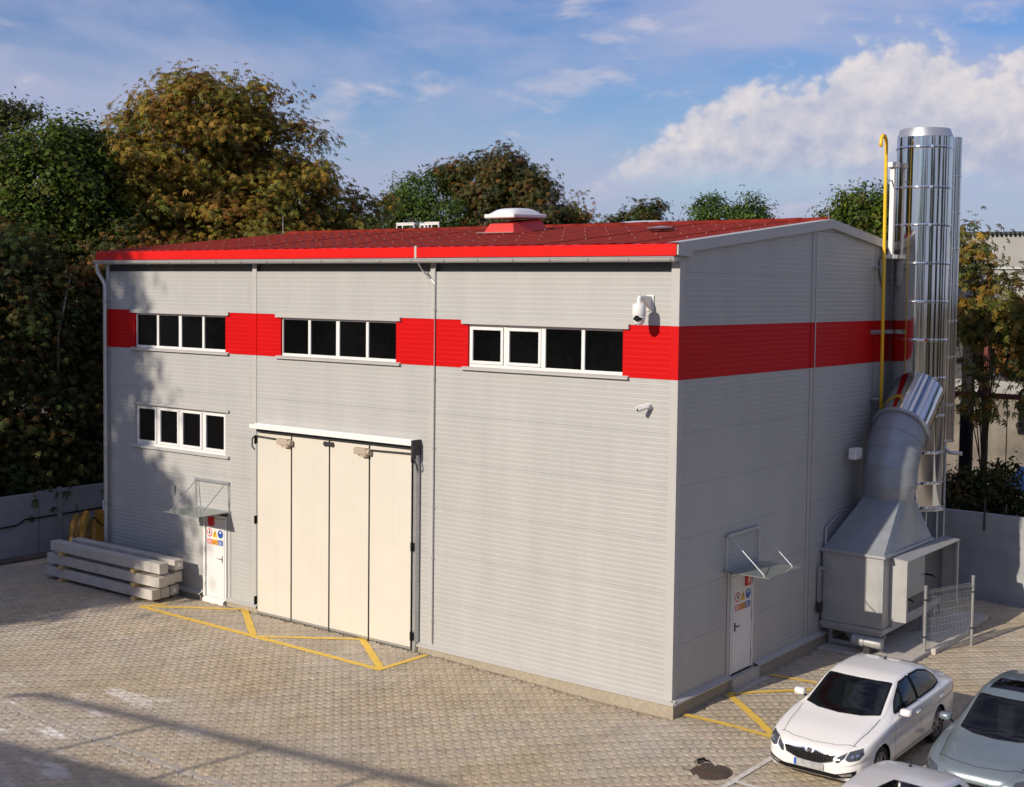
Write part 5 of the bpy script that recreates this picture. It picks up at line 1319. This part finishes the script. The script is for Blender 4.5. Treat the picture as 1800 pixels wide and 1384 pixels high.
def foliage(name, root, C_, pal, n_clump, per, leaf, spread, rg, palmate=True, droop=0.5, wid=0.30):
    """C_: list of ellipsoids (center, radii, weight)"""
    ws_ = np.array([c[2] for c in C_], float); ws_ /= ws_.sum()
    k = rg.choice(len(C_), n_clump, p=ws_)
    cen_ = np.array([c[0] for c in C_], float)[k]; rad = np.array([c[1] for c in C_], float)[k]
    d = rg.normal(size=(n_clump, 3)); d /= np.linalg.norm(d, axis=1)[:, None]
    rr = rg.uniform(0.35, 1.0, n_clump)**0.55
    rr *= 1+0.13*np.sin(d[:, 0]*5+k)+0.12*np.sin(d[:, 1]*6+2*d[:, 2]*4)
    P = cen_+d*rad*rr[:, None]
    out = d/rad; out /= np.linalg.norm(out, axis=1)[:, None]
    pal_ = np.array(PAL[pal]); ccol = pal_[rg.integers(0, len(pal_), n_clump)]*rg.uniform(.55, 1.35, n_clump)[:, None]
    # leaves in clumps
    N_ = n_clump*per
    idx = np.repeat(np.arange(n_clump), per)
    off = rg.normal(size=(N_, 3))*np.array([1, 1, .62])*spread*rg.uniform(.6, 1.3, n_clump)[idx][:, None]
    Q = P[idx]+off
    Nn = out[idx]*.6+off/(np.linalg.norm(off, axis=1)[:, None]+1e-6)*.5+np.array([0, 0, .55])+rg.normal(size=(N_, 3))*.35
    Nn /= np.linalg.norm(Nn, axis=1)[:, None]
    a = np.cross(Nn, rg.normal(size=(N_, 3))); a /= np.linalg.norm(a, axis=1)[:, None]; b = np.cross(Nn, a)
    nl = 5 if palmate else 1
    s_ = leaf*rg.uniform(.65, 1.25, N_)
    col = ccol[idx]*rg.uniform(.75, 1.3, N_)[:, None]
    mixc = pal_[rg.integers(0, len(pal_), N_)]; mk = rg.random(N_) < .35; col[mk] = mixc[mk]
    VV = np.zeros((N_, nl, 4, 3), np.float32)
    for q in range(nl):
        th = (q-2)*0.62 if palmate else 0.0
        dr_ = a*math.cos(th)+b*math.sin(th); sd = -a*math.sin(th)+b*math.cos(th)
        Lq = s_*(1-.12*abs(q-2)) if palmate else s_
        tip = dr_*Lq[:, None]-Nn*(Lq*droop)[:, None]
        mid = dr_*(Lq*.58)[:, None]-Nn*(Lq*droop*.22)[:, None]
        VV[:, q, 0] = Q; VV[:, q, 1] = Q+mid+sd*(Lq*wid*.5)[:, None]; VV[:, q, 2] = Q+tip; VV[:, q, 3] = Q+mid-sd*(Lq*wid*.5)[:, None]
    org = np.array(ORG[root.name])
    V_ = VV.reshape(-1, 3)-org.astype(np.float32)
    Fq_ = np.arange(len(V_), dtype=np.int32).reshape(-1, 4)
    tint = np.repeat(col, nl*4, axis=0)
    me = np_mesh(name, V_, Fq_, M['leaf'], tint)
    return link(name, me, root), P
def tree(label, base, trunk_h, C_, pal, n_clump, per, leaf, spread, seed, group=None, palmate=True, droop=.5, wid=.30, name='tree', r0=0.28, cat='tree', limbs=14, mats='bark'):
    rg = np.random.default_rng(seed)
    t = thing(name, label, cat, base, 0, group)
    _, P = foliage('crown', t, C_, pal, n_clump, per, leaf, spread, rg, palmate, droop, wid)
    b = Vector(base); top = Vector(np.mean([c[0] for c in C_], 0))
    mb = MB(); j = lambda s_: Vector(rg.normal(size=3)*s_)
    fork = b.lerp(Vector((top.x, top.y, b.z+trunk_h)), 1.0)
    mb.tube([b, b.lerp(fork, .5)+j(.08), fork, fork.lerp(top, .7)+j(.15), top+Vector((0, 0, .3))], [r0, r0*.85, r0*.7, r0*.45, r0*.15], 9)
    for q in rg.choice(len(P), min(limbs, len(P)), replace=False):
        e = Vector(P[q]); s0 = fork.lerp(top, rg.uniform(-.15, .6)); mid = s0.lerp(e, .5)+Vector((0, 0, .05*(e-s0).length))+j(.12)
        mb.tube([s0, mid, e], [r0*.32, r0*.2, r0*.05], 6)
    mb.build('trunk', M[mats], t, smooth=True)
    return t
G1 = 'trees behind the left boundary wall'
# big rust-gold chestnut (left), its neighbours and the shaded understorey
tree('huge autumn chestnut tree with golden brown leaves behind the hall', (-28.5, 12.2, 0), 5.0,
     [((-29.0, 11.4, 12.6), (3.9, 3.9, 3.3), 3), ((-27.6, 14.2, 12.0), (3.4, 3.4, 3.2), 2.2), ((-29.5, 9.2, 10.2), (3.2, 3.0, 3.0), 2), ((-27.5, 11.6, 9.2), (4.4, 4.6, 3.0), 3), ((-26.6, 17.0, 9.6), (2.8, 2.8, 2.6), 1.2), ((-28.2, 12.0, 15.0), (2.4, 2.6, 1.5), .8)],
     'chestnut', 1350, 40, 0.225, 0.40, 11, G1, r0=.4)
tree('bright green leafy tree left of the big chestnut', (-29.0, 5.6, 0), 4.5,
     [((-29.0, 5.4, 11.2), (2.5, 2.3, 2.5), 2), ((-28.4, 6.8, 9.2), (2.6, 2.3, 2.6), 2), ((-29.2, 4.2, 8.6), (2.4, 2.4, 2.6), 2), ((-29.0, 6.5, 12.9), (1.1, 1.1, 1.2), .5)],
     'green', 900, 46, 0.19, 0.36, 12, G1, palmate=False, wid=.7, droop=.25)
tree('dull olive tree at the far left edge of the picture', (-33.3, 5.8, 0), 6,
     [((-33.4, 6.0, 12.9), (1.8, 1.7, 1.2), 1.4), ((-33.0, 5.4, 10.2), (2.6, 2.4, 2.4), 2), ((-33.4, 6.4, 14.6), (1.4, 1.2, .45), .7)],
     'dull', 420, 34, 0.18, 0.38, 13, G1, palmate=False, wid=.6)
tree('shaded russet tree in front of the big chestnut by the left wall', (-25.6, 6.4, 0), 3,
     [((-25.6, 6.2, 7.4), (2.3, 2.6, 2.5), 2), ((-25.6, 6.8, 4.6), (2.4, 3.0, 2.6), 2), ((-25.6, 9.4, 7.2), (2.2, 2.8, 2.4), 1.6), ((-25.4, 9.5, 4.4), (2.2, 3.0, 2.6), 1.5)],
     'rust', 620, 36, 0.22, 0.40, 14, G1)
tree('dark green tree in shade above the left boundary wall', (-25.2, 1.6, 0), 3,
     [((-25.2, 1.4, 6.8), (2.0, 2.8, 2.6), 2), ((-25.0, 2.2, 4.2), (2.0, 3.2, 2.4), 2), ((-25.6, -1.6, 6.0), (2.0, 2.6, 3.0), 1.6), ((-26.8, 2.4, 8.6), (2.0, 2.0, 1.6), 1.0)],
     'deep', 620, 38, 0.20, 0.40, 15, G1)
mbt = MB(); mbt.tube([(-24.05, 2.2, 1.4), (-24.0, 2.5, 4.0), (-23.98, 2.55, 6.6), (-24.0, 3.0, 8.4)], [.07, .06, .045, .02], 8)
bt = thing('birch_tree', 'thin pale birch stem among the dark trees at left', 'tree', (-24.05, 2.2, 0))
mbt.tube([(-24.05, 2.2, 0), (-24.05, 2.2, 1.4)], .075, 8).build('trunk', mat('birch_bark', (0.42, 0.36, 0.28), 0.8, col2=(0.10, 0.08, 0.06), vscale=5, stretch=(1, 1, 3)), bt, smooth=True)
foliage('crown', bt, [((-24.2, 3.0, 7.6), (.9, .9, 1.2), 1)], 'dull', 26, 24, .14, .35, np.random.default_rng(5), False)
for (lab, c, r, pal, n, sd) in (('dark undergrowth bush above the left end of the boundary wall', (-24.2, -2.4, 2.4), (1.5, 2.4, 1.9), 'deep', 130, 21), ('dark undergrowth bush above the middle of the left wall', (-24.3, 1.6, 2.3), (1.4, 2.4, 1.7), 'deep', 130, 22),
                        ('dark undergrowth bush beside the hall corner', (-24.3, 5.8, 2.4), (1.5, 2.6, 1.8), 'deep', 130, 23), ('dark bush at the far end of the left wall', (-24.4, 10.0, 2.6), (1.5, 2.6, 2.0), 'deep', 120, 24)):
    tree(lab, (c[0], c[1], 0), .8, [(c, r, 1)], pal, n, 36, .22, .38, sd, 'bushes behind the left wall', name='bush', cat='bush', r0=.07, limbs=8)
# middle trees above the roof
G2 = 'trees rising behind the hall roof'
tree('loose light green tree behind the middle of the roof', (-31.0, 27.5, 0), 7,
     [((-29.9, 26.0, 12.5), (1.3, 1.2, 1.2), 1.2), ((-30.9, 26.0, 12.0), (.9, .9, .8), .5), ((-32.0, 26.0, 11.0), (1.5, 1.2, .9), .9), ((-28.4, 26.2, 11.6), (1.6, 1.2, 1.0), 1.0), ((-33.4, 26.0, 10.3), (1.5, 1.2, .9), .8), ((-29.6, 26.2, 10.2), (2.4, 1.5, .9), 1.0), ((-32.0, 26, 9.2), (2.6, 1.5, 1.0), 1.0)],
     'lime', 520, 40, .17, .30, 31, G2, palmate=False, wid=.5)
tree('tall dark olive and russet tree behind the red skylight', (-27.4, 28.0, 0), 7,
     [((-26.3, 28.2, 14.0), (1.5, 1.4, .9), 1.0), ((-26.6, 28.2, 12.8), (1.9, 1.6, .9), 1.0), ((-29.2, 28.0, 13.8), (1.1, 1.0, .7), .6), ((-28.4, 28.0, 12.9), (1.3, 1.2, .7), .6), ((-24.6, 28.0, 12.9), (1.2, 1.2, .8), .7), ((-23.7, 28.0, 11.6), (1.3, 1.2, 1.0), .8), ((-26.8, 28.0, 11.2), (2.6, 1.8, 1.0), 1.2), ((-25.4, 28.0, 9.8), (3.4, 2.2, 1.3), 1.6)],
     'olive', 520, 40, .19, .30, 32, G2)
tree('small dark green tree between the chestnut and the light green tree', (-36.0, 26.0, 0), 6,
     [((-34.2, 25.5, 9.9), (1.6, 1.6, 1.3), 1), ((-35.4, 25.2, 10.6), (1.3, 1.3, 1.2), 1)], 'deep', 200, 36, .18, .36, 33, G2)
tree('little orange autumn tree right of the red skylight', (-22.9, 29.5, 0), 7,
     [((-22.9, 29.4, 11.5), (.75, .75, 1.1), 1), ((-23.9, 29.4, 10.7), (.8, .8, .8), .8), ((-22.0, 29.4, 10.5), (.8, .8, .7), .7)], 'orange', 70, 26, .20, .28, 34, G2)
tree('dark green tree top behind the flat white skylight', (-19.9, 30.0, 0), 7,
     [((-19.4, 30, 11.4), (.9, .9, 1.0), 1), ((-21.0, 30, 10.8), (1.0, .9, .7), .8), ((-17.9, 30, 10.6), (.9, .9, .6), .7), ((-19.6, 30, 10.2), (1.8, 1, .6), .8)], 'deep', 170, 34, .17, .26, 35, G2)
tree('light green feathery tree above the right end of the roof', (-15.0, 30.0, 0), 7,
     [((-16.0, 30, 11.4), (1.0, .9, 1.0), 1), ((-14.2, 30, 11.3), (1.1, .9, 1.0), 1), ((-17.3, 30, 10.6), (.9, .9, .6), .7), ((-15.0, 30, 10.3), (2.2, 1.2, .7), 1)], 'lime', 300, 38, .16, .26, 36, G2, palmate=False, wid=.5)
tree('bushy green tree just left of the chimney', (-8.6, 30.0, 0), 6,
     [((-8.9, 30, 11.2), (1.6, 1.4, 1.4), 1.3), ((-7.6, 30, 10.6), (1.4, 1.4, 1.8), 1), ((-9.8, 30, 10.0), (1.4, 1.4, 1.2), 1)], 'green', 380, 40, .17, .32, 37, G2, palmate=False, wid=.6)
# right side: creepers and bushes in front of the neighbouring yard
G3 = 'trees behind the right boundary wall'
tree('sparse yellowing tree with big leaves right of the chimney', (0.2, 17.0, 0), 2.5,
     [((-0.3, 16.9, 9.3), (.8, .8, 1.0), .8), ((0.5, 17.0, 8.4), (.9, .8, .8), .9), ((1.3, 17.2, 7.2), (.9, .8, 1.0), 1.0), ((0.0, 17.0, 7.4), (.8, .8, .8), .7), ((0.2, 16.8, 5.4), (.6, .7, 1.1), .5)],
     'yellow', 110, 16, .21, .34, 41, G3, r0=.06, limbs=16)
tree('orange tinged small tree at the right picture edge', (2.3, 17.4, 0), 2.2,
     [((2.0, 17.3, 7.0), (.7, .8, 1.0), 1), ((1.9, 17.3, 5.4), (.6, .8, 1.2), 1.1), ((2.5, 17.4, 4.2), (.7, .8, 1.0), .8), ((2.6, 17.4, 8.0), (.6, .7, .8), .6)],
     'yellow', 120, 17, .20, .33, 42, G3, r0=.10, limbs=14)
tree('autumn tree with dense rusty crown beyond the rust red gantry', (0.0, 26.5, 0), 2.5,
     [((-1.6, 26.5, 6.6), (1.3, 1.2, 1.3), 1), ((0.4, 26.5, 7.6), (1.5, 1.2, 1.4), 1.2), ((1.9, 26.5, 5.6), (1.5, 1.2, 1.6), 1.2), ((2.6, 26.8, 8.2), (1.4, 1.2, 1.2), 1)], 'rust', 230, 26, .24, .36, 46, G3, r0=.14)
for (lab, c, r, n, sd) in (('low dark bush right of the chimney foot above the wall', (0.35, 15.2, 2.5), (.8, .7, .75), 60, 43), ('taller dark bush in the middle above the right wall', (1.1, 15.6, 2.7), (.7, .7, .95), 60, 44), ('dark bush at the picture edge above the right wall', (2.2, 15.4, 2.35), (.9, .7, .6), 50, 45)):
    tree(lab, (c[0], c[1], 0), .8, [(c, r, 1)], 'deep', n, 30, .15, .22, sd, 'bushes above the right wall', name='bush', cat='bush', r0=.05, limbs=6, palmate=False, wid=.6)

# ================================================================== NEIGHBOURING YARD (right background)
nb = thing('neighbour_shed', 'pale rendered industrial building with corrugated roof edge behind the trees', 'building', (-2, 36, 0))
MB().box(-9.0, 8.0, 36, 46, 0, 10.75).build('wall', M['render'], nb)
mb = MB()
for k in range(90): mb.tube([(-9.0+k*.19, 35.75, 10.83), (-9.0+k*.19, 46, 11.2)], .07, 6)
mb.build('corrugated_roof', M['dark'], nb, kind='stuff')
MB().box(-9.0, 8.0, 35.9, 35.998, 9.3, 9.36).build('wall_trim', M['zincdark'], nb)
pw = thing('panel_wall', 'tall raw concrete panel wall behind the red steel frame', 'wall', (-5, 33, 0))
for k in range(6):
    MB().box(-7.6+k*1.9+.02, -5.7+k*1.9-.02, 33.0, 33.2, 0, 4.15).build('wall_panel', M['yardconc'], pw, bevel=.01)
sf = thing('rusty_gantry', 'rust red steel post and rail gantry beyond the right wall', 'gantry', (-0.6, 21, 0))
MB().box(-0.98, -0.82, 20.9, 21.1, 0, 9.0).build('post', M['rust'], sf); MB().box(-3.2, 4.0, 21.12, 21.24, 4.85, 5.02).build('rail', M['rust'], sf)
ds = thing('open_shed', 'dark open shed with black roof seen through the leaves', 'shed', (-1.6, 24, 0))
MB().box(-4.2, -0.9, 24, 28, 7.6, 8.0).build('roof', M['black'], ds)
for x_ in (-2.55, -4.0): MB().box(x_-.18, x_+.18, 24.1, 24.4, 0, 7.6).build('post', M['black'], ds)
MB().box(-4.2, -1.0, 27.8, 28.0, 5.0, 7.6).build('rear_wall', M['dark'], ds)
MB().tube([(-2.7+.75*math.cos(a)+.0, 23.98, 8.0+.62*math.sin(a)) for a in np.linspace(0, PI, 14)], .05, 6).build('hoop', M['black'], ds)
tag(MB().box(-1.9, 1.2, 29.0, 29.3, 4.4, 6.4).build('white_board', M['white']), 'pale board standing in the neighbouring yard', 'board')
tag(MB().prism([(-1.3, 24.5, 1.55), (0.6, 24.3, 1.5), (0.4, 25.2, 1.95), (-1.0, 25.2, 2.25)], (0, .05, -.25)).build('blue_tarp', M['blue']), 'blue sheet lying in the neighbouring yard', 'tarpaulin')
struct('yard_ground', MB().box(-12, 22, 13.95, 60, -0.05, -0.01), M['asphalt'])

# ================================================================== BEHIND THE CAMERA'S LEFT: the flat roof whose railing throws the long shadows, and shade trees
fb = thing('flat_roof_building', 'low flat roofed office building with roof railing opposite the hall', 'building', (-6, -26, 0))
def fbx(u, d, z):                                                   # u along its front edge, d backwards
    e = Vector((1, .15, 0)).normalized(); nb_ = Vector((.15, -1, 0)).normalized()
    p_ = Vector((-10.9, -23.3, 0))+e*u+nb_*d; return (p_.x, p_.y, z)
HB = 7.0
def fbox(u0, u1, d0, d1, z0, z1): 
    return MB().add([fbx(u0, d0, z0), fbx(u1, d0, z0), fbx(u1, d1, z0), fbx(u0, d1, z0), fbx(u0, d0, z1), fbx(u1, d0, z1), fbx(u1, d1, z1), fbx(u0, d1, z1)], [(0, 3, 2, 1), (4, 5, 6, 7), (0, 1, 5, 4), (1, 2, 6, 5), (2, 3, 7, 6), (3, 0, 4, 7)])
fbox(-6, 15, 0, 10, 0, HB).build('wall', M['render'], fb)
MB().tube([fbx(-2.8, .05, HB+.9), fbx(-2.4, .05, HB+1.08), fbx(15, .05, HB+1.08)], .075, 10).build('rail', M['zinc'], fb)
for k in range(7): MB().tube([fbx(.9+k*2.45, .05, HB), fbx(.9+k*2.45, .05, HB+1.08)], .05, 8).build('post', M['zinc'], fb)
for k in range(6):
    fbox(-4+k*3.1, -2.4+k*3.1, -.03, .0-.002, 4.2, 5.6).build('window', M['pane'], fb); fbox(-4+k*3.1, -2.4+k*3.1, -.03, -.002, 1.2, 2.6).build('window', M['pane'], fb)
for (lab, b_, C_, sd, nq) in (('tall shade tree outside the yard whose shadow falls on the hall corner', (-24.5, -29.0, 0), [((-23.9, -29.0, 12.8), (4.0, 3.2, 4.2), 3), ((-21.2, -29, 14.0), (1.5, 1.6, 3.0), .8), ((-20.4, -29, 15.2), (.9, 1.2, 2.4), .5), ((-23.4, -29.0, 18.5), (2.3, 2.0, 3.6), 1.4), ((-22.4, -29.0, 21.4), (1.3, 1.3, 1.9), .6), ((-23.4, -29, 8.5), (4.2, 3.0, 3.0), 1.6)], 51, 620),
                          ('broad shade tree further left outside the yard', (-31.5, -27.0, 0), [((-31.5, -27.0, 14.5), (4.6, 4.0, 7.2), 3), ((-29.5, -27.0, 8.5), (4.5, 3.5, 4.5), 2)], 52, 700),
                          ('broad shade tree at the far left outside the yard', (-40.0, -24.0, 0), [((-40, -24.0, 14.0), (5.0, 4.0, 7.5), 3), ((-38, -24, 8.5), (5.0, 4.0, 4.5), 2)], 53, 600)):
    tree(lab, b_, 3.5, C_, 'green', nq, 36, .36, .55, sd, 'shade trees left of the yard', palmate=False, wid=.75)

for k, (x_, y_, h, lab) in enumerate(((27, 36, 19, 'northernmost'), (30, 25, 22, 'second from the north'), (26, 16, 17, 'middle'), (30, 6, 21, 'second from the south'), (27, -5, 17, 'southernmost short'), (33, -16, 20, 'southernmost tall'),
        (46, -62, 24, 'rightmost'), (38, -66, 25, 'second from right'), (31, -64, 21, 'third from right'), (22, -67, 25, 'third from left'), (14, -65, 20, 'second from left'), (6, -66, 17, 'leftmost'))):  # poplars added out of view for dark bands mirrored in the chimney
    tree('tall poplar out of the picture %s, %s of its row' % ('at the right' if k < 6 else 'behind the viewer', lab), (x_, y_, 0), 3.0,
         [((x_, y_, h*.62), (2.3+.3*(k % 3), 2.2, h*.33), 2), ((x_+.6, y_, h*.33), (2.8, 2.4, h*.24), 1.3)], ('deep', 'green', 'dull')[k % 3], 230, 26, .45, .6, 70+k, 'unseen poplars around the yard', palmate=False, wid=.75, name='poplar_tree')
